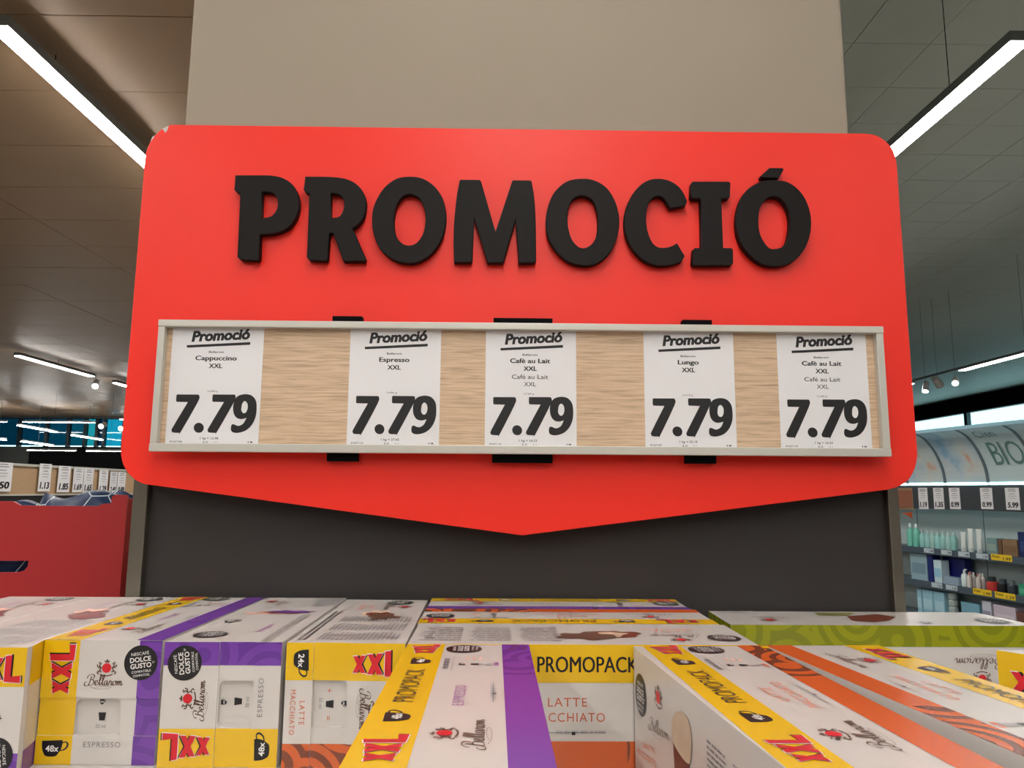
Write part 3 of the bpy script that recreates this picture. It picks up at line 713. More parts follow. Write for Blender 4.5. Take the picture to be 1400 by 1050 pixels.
def price_card(xl_px, yl_px, title, sub, unit, gram, code, label, dz=0):
    p = FCd.at(xl_px, yl_px); x = p.x
    T = thing('price_card', (x+cw/2, Yc, zc0), label, 'price card', CARDG)
    b = MB(); b.box(x, x+cw, Yc, Yc+.0008, zc0-.004, zc0+ch+.004); b.build('card', m_card, T)
    P = Print(T, Face((0, Yc, 0), (0, -1, 0)), .0001)
    O = Vector((x, Yc, zc0)); X = Vector((1, 0, 0)); Z = Vector((0, 0, 1))
    for i, loops in enumerate(CARD):
        if len(digit_mesh) <= i:
            me = filled(loops, 0); me.transform(Matrix(((1, 0, 0, 0), (0, 0, -1, 0), (0, 1, 0, 0), (0, 0, 0, 1)))); me.materials.clear(); me.materials.append(m_cink); digit_mesh.append(me)
        d = bpy.data.objects.new('price_figure' if i != 1 else 'decimal_point', digit_mesh[i]); C.objects.link(d); d.parent = T
        d.location = (-cw/2, -.0003, 0)
    # heading, 4.5 degrees up
    a = math.radians(3.2); u = X*math.cos(a)+Z*math.sin(a); v = Z*math.cos(a)-X*math.sin(a)+X*.03
    g, f, _ = text_geo('Promoció', .018, .18, 1.0)
    for q_, (dx, dy) in enumerate(((-.0008, -.0004), (0, .0006), (.0008, -.0004), (.0004, .0004), (-.0005, .0003))):
        P.geo('heading_lettering', m_cink, g, f, O+X*(cw*.215+dx)+Z*(ch*.868+dy), u*cw*.63, v*ch*.088, 2+q_*.4)
    s = O+X*cw*.165+Z*ch*.816; P.wpoly('heading_underline', m_cink, [s, s+u*cw*.69, s+u*cw*.692+v*.0046, s-X*.0004+v*.0042], 2)
    c = O+X*cw*.49
    P.wtext(m_cink, 'Bellarom', c+Z*ch*.782, X, .0034, cw*.165, bold=.015, name='card_lettering')
    y = .730
    for st, w_, bo in title:
        P.wtext(m_cink, st, c+Z*ch*y, X, .0076, cw*w_, bold=bo, name='card_lettering')
        if bo: P.wtext(m_cink, st, c+Z*ch*y+X*.0004, X, .0076, cw*w_, bold=bo, name='card_lettering')
        y -= .066
    for st, w_, bo in sub:
        P.wtext(m_cink, st, c+Z*ch*(y-.004), X, .0070, cw*w_, bold=.004, name='card_lettering'); y -= .062
    P.wtext(m_cink, gram, c+Z*ch*.451-X*.002, X, .0028, cw*.11, name='card_lettering')
    P.wtext(m_cink, '1 kg = '+unit, c+Z*ch*.060-X*.003, X, .0036, cw*.195, bold=.01, name='card_lettering')
    P.wtext(m_cink, '2-2', c+Z*ch*.028-X*.009, X, .0032, cw*.055, bold=.01, name='card_lettering'); P.wtext(m_cink, '2-1', c+Z*ch*.028+X*.008, X, .0018, cw*.04, name='card_lettering')
    P.wtext(m_cink, code, O+X*cw*.115+Z*ch*.030, X, .0030, cw*.13, bold=.01, name='card_lettering'); P.wtext(m_cink, '4 M', O+X*cw*.91+Z*ch*.030, X, .0030, cw*.055, bold=.01, name='card_lettering')
    P.done(); return T
price_card(231, 530, [('Cappuccino', .45, .012), ('XXL', .145, .012)], [], '12.98', '1x200 g', '0167108', 'leftmost 7.79 price card, reading Cappuccino XXL')
price_card(476.5, 530, [('Espresso', .33, .012), ('XXL', .145, .012)], [], '27.05', '1x96 g', '0167112', '7.79 price card reading Espresso XXL')
price_card(663.5, 530, [('Cafè au Lait', .44, .012), ('XXL', .145, .012)], [('Café au Lait', .40, 0), ('XXL', .13, 0)], '16.23', '1x160 g', '0167110', 'middle 7.79 price card of the rail, reading Cafè au Lait XXL')
price_card(881, 530, [('Lungo', .23, .012), ('XXL', .145, .012)], [], '25.18', '1x112 g', '0167107', '7.79 price card reading Lungo XXL')
price_card(1064.5, 530, [('Cafè au Lait', .44, .012), ('XXL', .145, .012)], [('Café au Lait', .40, 0), ('XXL', .13, 0)], '16.23', '1x160 g', '0167110', 'rightmost 7.79 price card, reading Cafè au Lait XXL')
# ================================================================== COFFEE PACKS
ZB = H0-.1805
FB = FZ(ZB)
def bt(x, y): p = FB.at(x, y); return p
def V3(x, y, z=ZB): return Vector((x, y, z))
HB = .1405
PL = thing('display_plinth', (.03, .9, 0), 'low grey plinth with pale board top carrying the coffee packs', 'plinth')
b = MB(); b.box(-.85, .86, .46, 1.297, 0, ZB-HB-.012); b.build('plinth_body', mat('plinth_grey', (120, 118, 114), .6), PL)
b = MB(); b.box(-.855, .865, .455, 1.2975, ZB-HB-.012, ZB-HB-.0005); b.build('board_top', m_wht, PL, bevel=.002)
G = 'coffee capsule packs under the red sign'
def end_pack(top, label, kind, count, rot, yf, fl, frx):
    """pack lying with its short end forward; rot 0, 90, -90; front rectangle between fl and frx"""
    zl = ZB-HB; dd_ = Vector((frx[0]-fl[0], frx[1]-fl[1], 0)).normalized(); back = Vector((-dd_.y, dd_.x, 0))*.0075
    top = [top[0]+back, top[1]+back]+list(top[2:])
    T = carton('coffee_pack', top, HB, label, G)
    n = Vector((0, -1, 0)); d = Vector((frx[0]-fl[0], frx[1]-fl[1], 0)); n = Vector((d.y, -d.x, 0)).normalized()
    if n.y > 0: n = -n
    A = Vector((fl[0], fl[1], zl))+back; B_ = Vector((frx[0], frx[1], zl))+back; Z = Vector((0, 0, HB))
    if rot == 0: O, U, V = A, B_-A, Z
    elif rot == 90: O, U, V = B_, Z, A-B_                # design turned anticlockwise: its right is up
    else: O, U, V = A+Z, -Z, B_-A                         # clockwise: its right is down
    end_slabs(T, O, U, V, n)
    Pa = Print(T, Face(A+n*.0085, n), .0003); Pb = Print(T, Face(A+n*.0070, n), .0003)
    end_panel(Pa, Pb, O, U, V, kind, count)
    Pa.F = Face(A+n*.0085, n)
    # everything above was laid in the carton plane; lift it onto the flaps
    for P_, h in ((Pa, .0085), (Pb, .0070)):
        for (nm, _), (bb_, m) in P_.parts.items(): bb_.v = [v+n*h for v in bb_.v]
    Pc = Print(T, Face(A, n), .0003)
    u = U.normalized(); cc = O+U*.50+V*.37
    cup(Pc, O+U*.48+V*.465, U*.05, V*.05, 'o'); Pc.wpoly('capsule_symbol', m_blk, [O+U*.485+V*.335, O+U*.53+V*.335, O+U*.54+V*.40, O+U*.475+V*.40], 2)
    if kind == 'latte':
        Pc.wtext(PACK[kind][1], '+', O+U*.40+V*.36, u, .007, name='flavour_lettering'); Pc.wtext(PACK[kind][1], '=', O+U*.62+V*.36, u, .007, name='flavour_lettering')
    Pc.wtext(m_grey_ink, '50 ml', O+U*.50+V*.29, u, .0042, .012, name='flavour_lettering')
    Pa.done(); Pb.done(); Pc.done(); return T
def top_print(T): return Print(T, FB, .0003)
YB = 1.296
# 1 leftmost pack, 2, 3, 4 with short ends forward
L1 = [V3(-.676, .892), V3(-.5375, .892), V3(-.5465, .938), V3(-.536, YB), V3(-.676, YB)]
T1 = end_pack(L1, 'coffee pack at the left edge, yellow over white end, XXL cut off', 'espresso', '48x', -90, .892, (-.676, .892), (-.5375, .892))
T0 = end_pack([V3(-.820, .892), V3(-.6775, .892), V3(-.6775, YB), V3(-.820, YB)], 'coffee pack cut off by the left picture edge, only its pale top showing', 'espresso', '48x', -90, .892, (-.820, .892), (-.6775, .892))
P = top_print(T0); main_panel(P, V3(-.815, YB-.002), Vector((0, -.40, 0)), Vector((.132, 0, 0)), 'espresso', (m_pink_ink, m_coffee, m_dred), rnd=(.07, .72), cols=12, seed=8); P.done()
e_ = L1[2]-L1[1]; n_ = Vector((e_.y, -e_.x, 0)).normalized(); P = Print(T1, Face(L1[1], n_), .0003)
for m_, a_, c_ in ((m_yel, 0, .31), (m_wht, .31, .81), (m_pur_plain, .81, 1)): P.wpoly('wrapped_edge', m_, [L1[1]+Vector((0, .0075, -HB*c_)), L1[2]+Vector((0, 0, -HB*c_)), L1[2]+Vector((0, 0, -HB*a_)), L1[1]+Vector((0, .0075, -HB*a_))])
P.done()
P = top_print(T1); main_panel(P, V3(-.668, YB-.002), Vector((0, -.40, 0)), Vector((.130, 0, 0)), 'espresso', (m_pink_ink, m_coffee, m_dred), rnd=(.07, .72), cols=12, seed=3); P.done()
a, b_ = bt(62, 874), bt(221.5, 877)
L2 = [V3(-.5445, .936), V3(-.4035, .934), V3(-.3925, YB), V3(-.534, YB)]
T2 = end_pack(L2, 'white and purple 48x espresso pack, its window band upright', 'espresso', '48x', 0, .935, (-.5445, .936), (-.4035, .934))
P = top_print(T2); side_panel(P, L2[1]*1, L2[2]-L2[1], L2[0]-L2[1], 'espresso', plain=m_pur_plain); P.done()
L3 = [V3(-.3975, .927), V3(-.2590, .927), V3(-.2580, YB), V3(-.3905, YB)]
T3 = end_pack(L3, '48x espresso pack turned sideways, purple band on top of its end', 'espresso', '48x', 90, .927, (-.3975, .927), (-.2590, .927))
P = top_print(T3)
roundel(P, bt(288, 868), Vector((0, 1, 0))); cup(P, bt(304, 852), Vector((.02, .004, 0)), Vector((-.002, .022, 0)), '48')
crest(P, bt(372, 823), Vector((0, -1, 0)), .006); bell_nib(P, bt(388, 822), Vector((0, -.05, 0)), Vector((.013, 0, 0)))
roundel(P, bt(370, 834.5), Vector((0, 1, 0)), .0001) if False else P.disc('grey_badge', m_lgrey_ink, bt(371, 834.5), .014, 2)
splash(P, V3(-.405, .90), Vector((.3, 0, 0)), Vector((0, .3, 0)), .27, .80, .25, .12, (m_pink_ink, m_coffee, m_pur_plain), 5)
P.text(m_pur_ink, 'ESPRESSO', bt(352, 867) and (352, 867), (373, 854), (346, 866)) if False else None
P.wtext(m_pur_ink, 'ESPRESSO', bt(364, 859), Vector((0, 1, 0)), .008, .055)
lines(P, V3(-.30, 1.20), Vector((.045, 0, 0)), Vector((0, .09, 0)), 0, 1, 0, 1, 10, m_lgrey_ink, .5, 4)
lines(P, V3(-.272, .93), Vector((0, .22, 0)), Vector((-.014, 0, 0)), 0, 1, 0, 1, 3, m_grey_ink, .4, 4)
P.done()
L4 = [V3(-.2530, .926), V3(-.1120, .922), V3(-.1200, 1.275), V3(-.2540, 1.280)]
T4 = end_pack(L4, '24x latte macchiato pack, yellow over orange end, beside the near purple pack', 'latte', '24x', -90, .925, (-.2530, .926), (-.1120, .922))
P = top_print(T4); O4 = V3(-.250, 1.268)
main_panel(P, O4, Vector((0, -.338, 0)), Vector((.128, 0, 0)), 'latte', (m_foam, m_coffee, m_brown), rnd=(.08, .70), cols=False, seed=9)
for c in range(3): lines(P, V3(-.225, .935), Vector((0, .19, 0)), Vector((.10, 0, 0)), .03+c*.33, .30+c*.33, 0, 1, 18, m_grey_ink, .5, 20+c, .25, 6)
for c in range(2): lines(P, V3(-.250, .94), Vector((0, .22, 0)), Vector((.016, 0, 0)), 0, 1, .1, .9, 2, m_grey_ink, .4, 30+c, .1, 20)
P.done()
# cross-lying packs in the middle
def cross(y0, y1, x0, x1, label, build):
    top = [V3(x0, y0), V3(x1, y0), V3(x1-.001, y1), V3(x0-.001, y1)]
    T = carton('coffee_pack', top, HB, label, G); build(T, top); return T
def bA(T, t): P = top_print(T); side_panel(P, t[0], t[1]-t[0], t[3]-t[0], 'espresso', plain=m_pur_plain); P.done()
def bB(T, t): P = top_print(T); side_panel(P, t[2], t[3]-t[2], t[1]-t[2], 'latte'); P.done()
cross(1.1865, 1.2965, -.1135, .296, 'rearmost crosswise pack in the middle, thin purple stripe along its top', bA)
cross(1.0570, 1.1855, -.1125, .302, 'middle crosswise pack, its PROMOPACK print upside down on top', bB)
def bC(T, t):
    P = top_print(T); main_panel(P, t[2]*1, t[3]-t[2], t[1]-t[2], 'latte', (m_coffee, m_foam, m_brown), rnd=(.07, .70), cols=7, seed=2); P.done()
    n = Vector((0, -1, 0)); P = Print(T, Face(t[0], n), .0003); O = Vector((t[0].x, t[0].y, ZB-HB)); side_panel(P, O, t[1]-t[0], Vector((0, 0, HB)), 'latte', roundels=True, ds=-.036); P.done()
cross(.9200, 1.0560, -.1095, .309, 'crosswise latte macchiato pack showing a full PROMOPACK face between the near packs', bC)
# near packs running towards the lens
def near(top, label, kind, flip, plain):
    T = carton('coffee_pack', top, HB, label, G); P = top_print(T)
    if not flip: side_panel(P, top[1], top[2]-top[1], top[0]-top[1], kind, plain=plain)      # yellow along the left
    else: side_panel(P, top[3], top[0]-top[3], top[2]-top[3], kind, plain=plain)
    P.done(); return T
N1 = [V3(-.1045, .508), V3(.0385, .508), V3(.0345, .9165), V3(-.1085, .9165)]
near(N1, 'near purple-striped espresso pack pointing at the lens', 'espresso', False, m_pur_plain)
N2 = [V3(.191, .508), V3(.337, .508), V3(.3135, .9165), V3(.1575, .9115)]
T7 = near(N2, 'near latte macchiato pack with a tall coffee glass on its left face', 'latte', False, None)
n = Vector((-(N2[3].y-N2[0].y), N2[3].x-N2[0].x, 0)).normalized()
P = Print(T7, Face(N2[0], n), .0003)
O = Vector((N2[3].x, N2[3].y, ZB-HB)); U = Vector((N2[0].x-N2[3].x, N2[0].y-N2[3].y, 0)); V = Vector((0, 0, HB))
FL7 = P.F; u = U.normalized()
P.disc('round_badge', m_blk, FL7.at(876, 946), .0206, 2, 36); P.parts.pop(('round_badge', m_blk.name))
roundel(P, FL7.at(876.5, 950), u, .0225)
crest(P, FL7.at(900.5, 953), u, .0065); bell_nib(P, FL7.at(887.5, 996), FL7.at(915, 1012)-FL7.at(887.5, 996), Vector((0, 0, .013)))
for st, a, c, e_ in (('LATTE', (879, 1021), (896, 1031), (879, 1014)), ('MACCHIATO', (872, 1030), (898, 1050), (872, 1022))):
    P.text(PACK['latte'][1], st, a, c, e_, space=1.1, name='flavour_lettering')
P.poly('glass_picture', m_coffee, [(921, 1010), (925, 1032), (944, 1038), (944.5, 1010), (944, 1075), (925, 1075), (922, 1040)][:0] or [(921, 1013), (932, 1030), (944, 1037), (943, 1080), (924, 1070)], 2)
P.loop('glass_picture', m_foam, smooth_path([(0, 0), (.35, -.28), (.78, -.42), (1, -.3), (1.06, .5), (.85, 1.0), (.5, 1.12), (.12, .95), (-.08, .5)], 4), FL7.at(921, 1012), FL7.at(945, 1028)-FL7.at(921, 1012), FL7.at(921, 972)-FL7.at(921, 1012), 3)
for c in range(3):
    s0 = FL7.at(966+c*36, 990+c*29); s1 = FL7.at(994+c*40, 1013+c*31)
    lines(P, Vector((s0.x, s0.y, ZB-HB)), Vector((s1.x-s0.x, s1.y-s0.y, 0)), V, 0, 1, .1, .80, 20, m_grey_ink, .42, 40+c, .2, 5)
P.done()
N3 = [V3(.3685, .512), V3(.502, .53), V3(.4535, .9210), V3(.3160, .9180)]
near(N3, 'near orange-striped latte macchiato pack whose yellow band faces right', 'latte', True, None)
# green pack, upside down against the end panel
ZG = H0-.1990
g0 = [Vector((.350, 1.166, ZG)), Vector((.823, 1.166, ZG)), Vector((.806, 1.294, ZG)), Vector((.352, 1.296, ZG))]
TG = carton('coffee_pack', g0, .1215, 'green-banded coffee pack lying upside down at the right, against the dark panel', G)
P = Print(TG, Face(g0[0], (0, -1, 0)), .0003); side_panel(P, g0[1]+Vector((0, 0, 0)), g0[0]-g0[1], Vector((0, 0, -.1405)), 'green', roundels=False, cut=.86)
P.done()
P = Print(TG, Face(g0[0], (-1, 0, 0)), .0003); P.wpoly('coloured_band', m_grn, [g0[3], g0[0], g0[0]-Vector((0, 0, .12)), g0[3]-Vector((0, 0, .12))]); P.done()
P = Print(TG, FZ(ZG), .0003); Fg = P.F
roundel(P, Fg.at(1356, 849.5), Vector((-1, 0, 0)), .024); crest(P, Fg.at(1052, 848), Vector((-1, 0, 0)), .007); bell_nib(P, Fg.at(1076, 844), Vector((-.06, 0, 0)), Vector((0, -.014, 0)))
P.poly('flavour_picture', m_coffee, [(1158, 843), (1200, 840), (1225, 844), (1215, 849), (1195, 851), (1165, 849)], 2); P.poly('flavour_picture', mat('olive_ink', (120, 116, 60), .5), [(1112, 838), (1168, 838), (1160, 842), (1120, 842)], 2)
cup(P, Fg.at(1267, 850), Vector((-.02, 0, 0)), Vector((0, -.02, 0)), '48')
lines(P, g0[3]+Vector((.03, -.02, 0)), Vector((.05, 0, 0)), Vector((0, .018, 0)), 0, 1, 0, 1, 3, m_lgrey_ink, .5, 9)
P.done()
# far right pack, turned about 45 degrees
t0 = [V3(.579, .896), V3(.680, .782), V3(.778, .822), V3(.720, .915)]
T10 = carton('coffee_pack', t0, HB, 'turned yellow pack corner with XXL print at the right picture edge', G)
A = t0[0]; B_ = t0[1]; dd = B_-A; n = Vector((dd.y, -dd.x, 0)).normalized()
if n.x > 0: n = -n
P = Print(T10, Face(A, n), .0003)
Z = Vector((0, 0, HB)); O = A-Z
P.wpoly('yellow_band', m_yel, [A-Z*.40, B_-Z*.40, B_, A]); P.wpoly('coloured_band', m_org, [O, O+dd, O+dd+Z*.22, O+Z*.22])
xxl(P, A-Z*.335+dd*.085, dd*.55, Z*.23)
P.done()
# yellow tongue of board between the two right packs
b = MB(); c0 = bt(1036, 882); b.box(c0.x, c0.x+.008, .903, .9105, ZB+.0002, ZB+.0012); b.build('board_tab', m_yel, T7)
# ================================================================== LEFT BACKGROUND: crate, bags, gondola header
m_crate = vary(mat('red_cardboard', (172, 38, 40), .5), 6, .03)
m_crate2 = mat('crate_inside', (150, 30, 34), .6)
YK = 1.50
FK = FY(YK)
CR = thing('cardboard_crate', (-1.0, 1.75, 1.16), 'red cardboard display crate with a hand hole, left of the steel post', 'crate')
kp = FK.at
zbot = 1.16
def xz(p): q = kp(*p); return (q.x, q.z)
top = [xz(p) for p in ((170, 677), (158, 676.5), (153, 679), (152, 688), (140, 689), (134, 692), (60, 691.5), (28, 691), (18, 685.5), (-60, 684))]
right = kp(168, 760).x
front = [(-1.33, zbot), (right, zbot)] + [(right, top[0][1])] + [(min(p[0], right-.001), p[1]) for p in top[1:]] + [(-1.33, top[-1][1])]
hc = [xz(p) for p in ((-60, 766.5), (39, 766.5), (38, 774), (33, 780), (24, 782.5), (-60, 783))]
sheet([front, hc], YK, .005, 'front_wall', m_crate, CR)
zt2 = xz((165, 677))[1]
b = MB(); b.box(right-.005, right, YK+.006, YK+.40, zbot, zt2-.006); b.build('side_wall', m_crate, CR)
b = MB(); b.box(-1.33, -1.325, YK+.006, YK+.40, zbot, zt2); b.build('side_wall', m_crate, CR)
b = MB(); b.box(-1.325, right-.005, YK+.395, YK+.40, zbot, zt2-.05); b.build('back_wall', m_crate, CR)
b = MB(); b.box(-1.325, right-.005, YK+.006, YK+.395, zbot, zbot+.005); b.build('bottom', m_crate2, CR)
b = MB(); b.box(-1.36, right+.02, YK-.01, YK+.42, 0, zbot-.002); one('crate_stand', b, mat('stand_grey', (96, 96, 94), .6), 'grey shelf block carrying the red crate beside the end panel', 'stand')
m_bag = mat('blue_foil', (24, 62, 104), .42, spec=.3); n, l, bb = nodes(m_bag)
tc = n.new('ShaderNodeTexCoord'); v = n.new('ShaderNodeTexVoronoi'); v.feature = 'DISTANCE_TO_EDGE'; v.inputs['Scale'].default_value = 14
l.new(tc.outputs['Object'], v.inputs['Vector']); r = n.new('ShaderNodeValToRGB'); e = r.color_ramp.elements
e[0].position = .0; e[0].color = (*lin((210, 225, 230)), 1); e[1].position = .016; e[1].color = (*lin((12, 38, 74)), 1)
l.new(v.outputs['Distance'], r.inputs[0]); l.new(r.outputs[0], bb.inputs['Base Color'])
def bag(c, w_, h_, t_, yaw, tilt, label, seed):
    R = random.Random(seed); NX, NY = 18, 12; V_ = []; F_ = []
    cs, sn = math.cos(yaw), math.sin(yaw)
    for s in (1, -1):
        for j in range(NY+1):
            for i in range(NX+1):
                a, b2 = i/NX*2-1, j/NY*2-1
                th = t_*(max(0, (1-a**4))*max(0, (1-b2**4)))**.5*(1+.12*math.sin(a*9+seed)*math.cos(b2*7+seed*2))
                x = a*w_/2*(1-.06*b2*b2); z = b2*h_/2*(1-.05*a*a)+.01*math.sin(a*5+seed)
                y = s*th/2
                y, z = y*math.cos(tilt)-z*math.sin(tilt), y*math.sin(tilt)+z*math.cos(tilt)
                V_.append(Vector((x*cs-y*sn, x*sn+y*cs, z))+Vector(c))
    n1 = (NX+1)*(NY+1)
    for s in (0, 1):
        for j in range(NY):
            for i in range(NX):
                k = s*n1+j*(NX+1)+i; q = (k, k+1, k+NX+2, k+NX+1); F_.append(q if s == 0 else q[::-1])
    m = MB(); m.v = V_; m.f = F_; m.mi = [0]*len(F_); return one('snack_bag', m, m_bag, label, 'bag', 'blue foil bags in the red crate', smooth=True)
def bagpx(px, py, Y): return FY(Y).at(px, py)
c = bagpx(120, 715, 1.60); bag(c, .22, .13, .07, .1, -.45, 'shiny blue foil bag standing highest in the red crate', 1)
c = bagpx(165, 722, 1.80); bag(c, .20, .16, .06, -.1, .1, 'dark blue foil bag rising behind the crate corner by the steel post', 2)
c = bagpx(50, 722, 1.72); bag(c, .2, .12, .06, .25, .5, 'blue foil bag lying low in the crate, left of the tallest one', 3)
c = bagpx(6, 785, 1.545); bag(c, .18, .08, .03, 0, .2, 'blue foil bag seen through the hand hole of the crate', 4)
c = bagpx(148, 695, 1.56); b = MB(); R = random.Random(4)
b.obox(c+Vector((-.02, -.005, -.02)), (.034, 0, 0), (0, .03, .004), (.004, 0, .022)); one('paper_scrap', b, m_in, 'torn pale cardboard flap lying in the notch of the red crate', 'cardboard flap')
# oak gondola header with price cards, running away to the right
XH = -3.5
FH = FX(XH, 1)
ytop = lambda px: FH.at(px, 640).y
y0, y1 = ytop(-120), ytop(196)
za = FH.at(0, 633.5).z; zb2 = FH.at(20, 675.5).z
m_oak2 = vary(mat('oak_header', (176, 146, 112), .5), 6, .1, (1, 2, 30))
HD = thing('gondola_header', (XH, (y0+y1)/2, zb2), 'light oak header board with a row of price cards beyond the red crate', 'shelf header')
b = MB(); b.box(XH-.03, XH-.001, y0, y1, zb2, za-.012); b.build('oak_board', m_oak2, HD)
b = MB(); b.box(XH-.032, XH+.012, y0, y1, za-.012, za+.006); b.build('top_rail', m_alu, HD)
b = MB(); b.box(XH-.032, XH+.012, y0, y1, zb2-.012, zb2); b.build('bottom_rail', m_alu, HD)
m_shelfdark = mat('shelf_dark', (58, 62, 66), .5)
b = MB(); b.box(XH-.5, XH-.035, y0, y1, 0, za-.03); b.build('shelf_body', m_shelfdark, HD)
b = MB(); b.box(XH+.02, XH+.4, y0, y1, .0, .95); b.build('goods_tray', mat('base_orange', (170, 112, 76), .6), HD)
def header_card(pxa, pxb, top, bot, price, label, F=FH, sgn=1, cm=m_card, lift=.014, group='price cards on the far oak header'):
    a, c = F.at(pxa, 655), F.at(pxb, 655); dx = (c-a); dx.z = 0
    z1, z0 = F.at((pxa+pxb)/2, top).z, F.at((pxa+pxb)/2, bot).z
    n = F.n*1
    o = Vector((a.x, a.y, z0))+n*lift
    T = thing('price_card', o+dx/2, label, 'price card', group)
    b = MB(); b.obox(o, dx, n*.002, (0, 0, z1-z0)); b.build('card', cm, T)
    P = Print(T, Face(o+n*.0022, n), .0006); H = Vector((0, 0, z1-z0)); u = dx
    g, f, _ = text_geo(price, .02, .12, 1); O = o+n*.0022
    for k in (0, .02): P.geo('price_figures', m_cink, g, f, O+u*(.12+k)+H*.10, u*.76, H*.24, 2)
    for y, w_, hh in ((.92, .5, .03), (.84, .6, .03), (.72, .4, .025), (.62, .55, .018), (.52, .45, .015)):
        P.wpoly('small_print', m_grey_ink, [O+u*(.5-w_/2)+H*y, O+u*(.5+w_/2)+H*y, O+u*(.5+w_/2)+H*(y+hh), O+u*(.5-w_/2)+H*(y+hh)], 2)
    P.done()
for a, c, t, bo, pr, lb in ((-16, 13, 632, 672, '1.50', 'price card ending in 50 at the left picture edge'), (50, 66.5, 634, 672, '1.13', 'price card alone on bare oak right after the cut off left one, reading 1.13'), (76.5, 93, 637, 673, '1.85', 'far price card reading 1.85, second full one on the oak header'),
        (97.5, 111, 640, 673, '1.69', 'far price card reading 1.69, left of a pair nearly touching'), (111.8, 125, 640.5, 674, '1.65', 'far price card next to the 1.69 one, bottom hidden by bag'), (133, 145, 643, 675, '1.29', 'far price card alone, third from the sign'),
        (148, 157.5, 645, 676, '2.49', 'far price card, left of the last touching pair'), (158.5, 169.5, 645.5, 676, '0.89', 'far price card closest to the sign')):
    header_card(a, c, t, bo, pr, lb)
# ================================================================== RIGHT BACKGROUND: lit gondola
DG = Vector((-.196, .9806, 0)); NG = Vector((-.9806, -.196, 0)); PG = Vector((5.2, 7.44, 0)); KS = .8
FG = Face(PG, NG)
def gs(px, F=FG, y=672): q = F.at(px, y); return (q-PG).dot(DG)
def gp(s, off, z): q = PG+DG*s+NG*off*KS; return Vector((q.x, q.y, z))
S0, S1 = -1.4, gs(1231)
zh = H0+.108
m_gm = mat('gondola_metal', (100, 114, 122), .45, metal=.2); m_gback = mat('gondola_back', (178, 194, 194), .5)
GT = thing('lit_gondola', gp((S0+S1)/2, 0, 0), 'long wall shelf unit with curved lit canopy at the right', 'shelf unit')
def gbox(s0, s1, o0, o1, z0, z1, name, m, parent=GT):
    b = MB(); b.obox(gp(s0, o0, z0), DG*(s1-s0), NG*(o1-o0)*KS, (0, 0, z1-z0)); return b.build(name, m, parent)
# back panels with joints
s = S0
while s < S1+.6:
    gbox(s+.006, s+.95-.006, -.03, 0, .1, zh-.02, 'back_panel', m_gback); s += .95
gbox(S0, S1+.6, -.6, -.04, 0, zh+.02, 'cabinet', m_gm)
F0 = Face(gp(0, .02, 0), NG)
zc1, zc0_ = F0.at(1400, 664).z, F0.at(1400, 697).z
gbox(S0, S1+.3, .3, .33, H0+.094-.265, H0+.094, 'card_fascia', m_shelfdark)
FF = Face(gp(0, .33, 0), NG)
m_tube = mat('tube_light', (190, 245, 255), .5, emit=8)
m_picn = mat('canopy_picture', (176, 190, 196), .35); n, l, bb = nodes(m_picn)
tc = n.new('ShaderNodeTexCoord'); nz = n.new('ShaderNodeTexNoise'); nz.inputs['Scale'].default_value = 2.6; nz.inputs['Detail'].default_value = 4; l.new(tc.outputs['Object'], nz.inputs[0])
r = n.new('ShaderNodeValToRGB'); e = r.color_ramp.elements; e[0].position = .34; e[0].color = (*lin((120, 165, 195)), 1); e[1].position = .68; e[1].color = (*lin((205, 150, 120)), 1)
for p_, c_ in ((.44, (178, 194, 202)), (.58, (196, 202, 198))): k_ = e.new(p_); k_.color = (*lin(c_), 1)
l.new(nz.outputs[0], r.inputs[0]); l.new(r.outputs[0], bb.inputs['Base Color'])
m_pale = vary(mat('canopy_pale', (186, 202, 204), .35), 3, .06)
# profile of the canopy: (offset towards the shopper, height)
Ft = Face(gp(0, .75, 0), NG)
zt_c = Ft.at(1400, 579).z
prof = [(.33, zh+.0), (.36, zh+.16), (.46, zh+.335), (.60, zh+.465), (.75, zt_c)]
prof = smooth_path([(p[0], p[1]) for p in prof], 3, closed=False)
sm = [gs(1353, FF), gs(1294, FF)]; md = sm[1]-sm[0]
seams = [sm[0]-2*md, sm[0]-md, sm[0], sm[1], sm[1]+md, sm[1]+2*md]
names = ['', '', 'lettered', '', '', '']
for i in range(5):
    s0, s1 = seams[i]+.012, seams[i+1]-.012
    b = MB()
    for j in range(len(prof)-1):
        (o0, z0), (o1, z1) = prof[j], prof[j+1]
        b.quad(gp(s1, o0, z0), gp(s0, o0, z0), gp(s0, o1, z1), gp(s1, o1, z1))
    for j in range(len(prof)-1):
        (o0, z0), (o1, z1) = prof[j], prof[j+1]
        b.quad(gp(s0, o0-.02, z0), gp(s1, o0-.02, z0), gp(s1, o1-.02, z1), gp(s0, o1-.02, z1))
    b.build('canopy_panel', m_pale if i < 2 else m_picn, GT, smooth=False)
    b = MB()
    for j in range(len(prof)-1):
        (o0, z0), (o1, z1) = prof[j], prof[j+1]
        b.obox(gp(seams[i]-.013, o0-.02, z0), DG*.026, NG*.03, gp(0, o1, z1)-gp(0, o0, z0))
    b.build('canopy_rib', m_gm, GT)
    tb = MB(); tb.obox(gp(s0, .30, zh-.018), DG*(s1-s0), NG*.03, (0, 0, .022)); tb.build('tube_light', m_tube, GT)
b = MB(); b.obox(gp(S0, .72, zt_c), DG*(S1+1-S0), NG*.05, (0, 0, .035)); b.build('canopy_edge', mat('canopy_edge', (150, 190, 205), .3), GT)
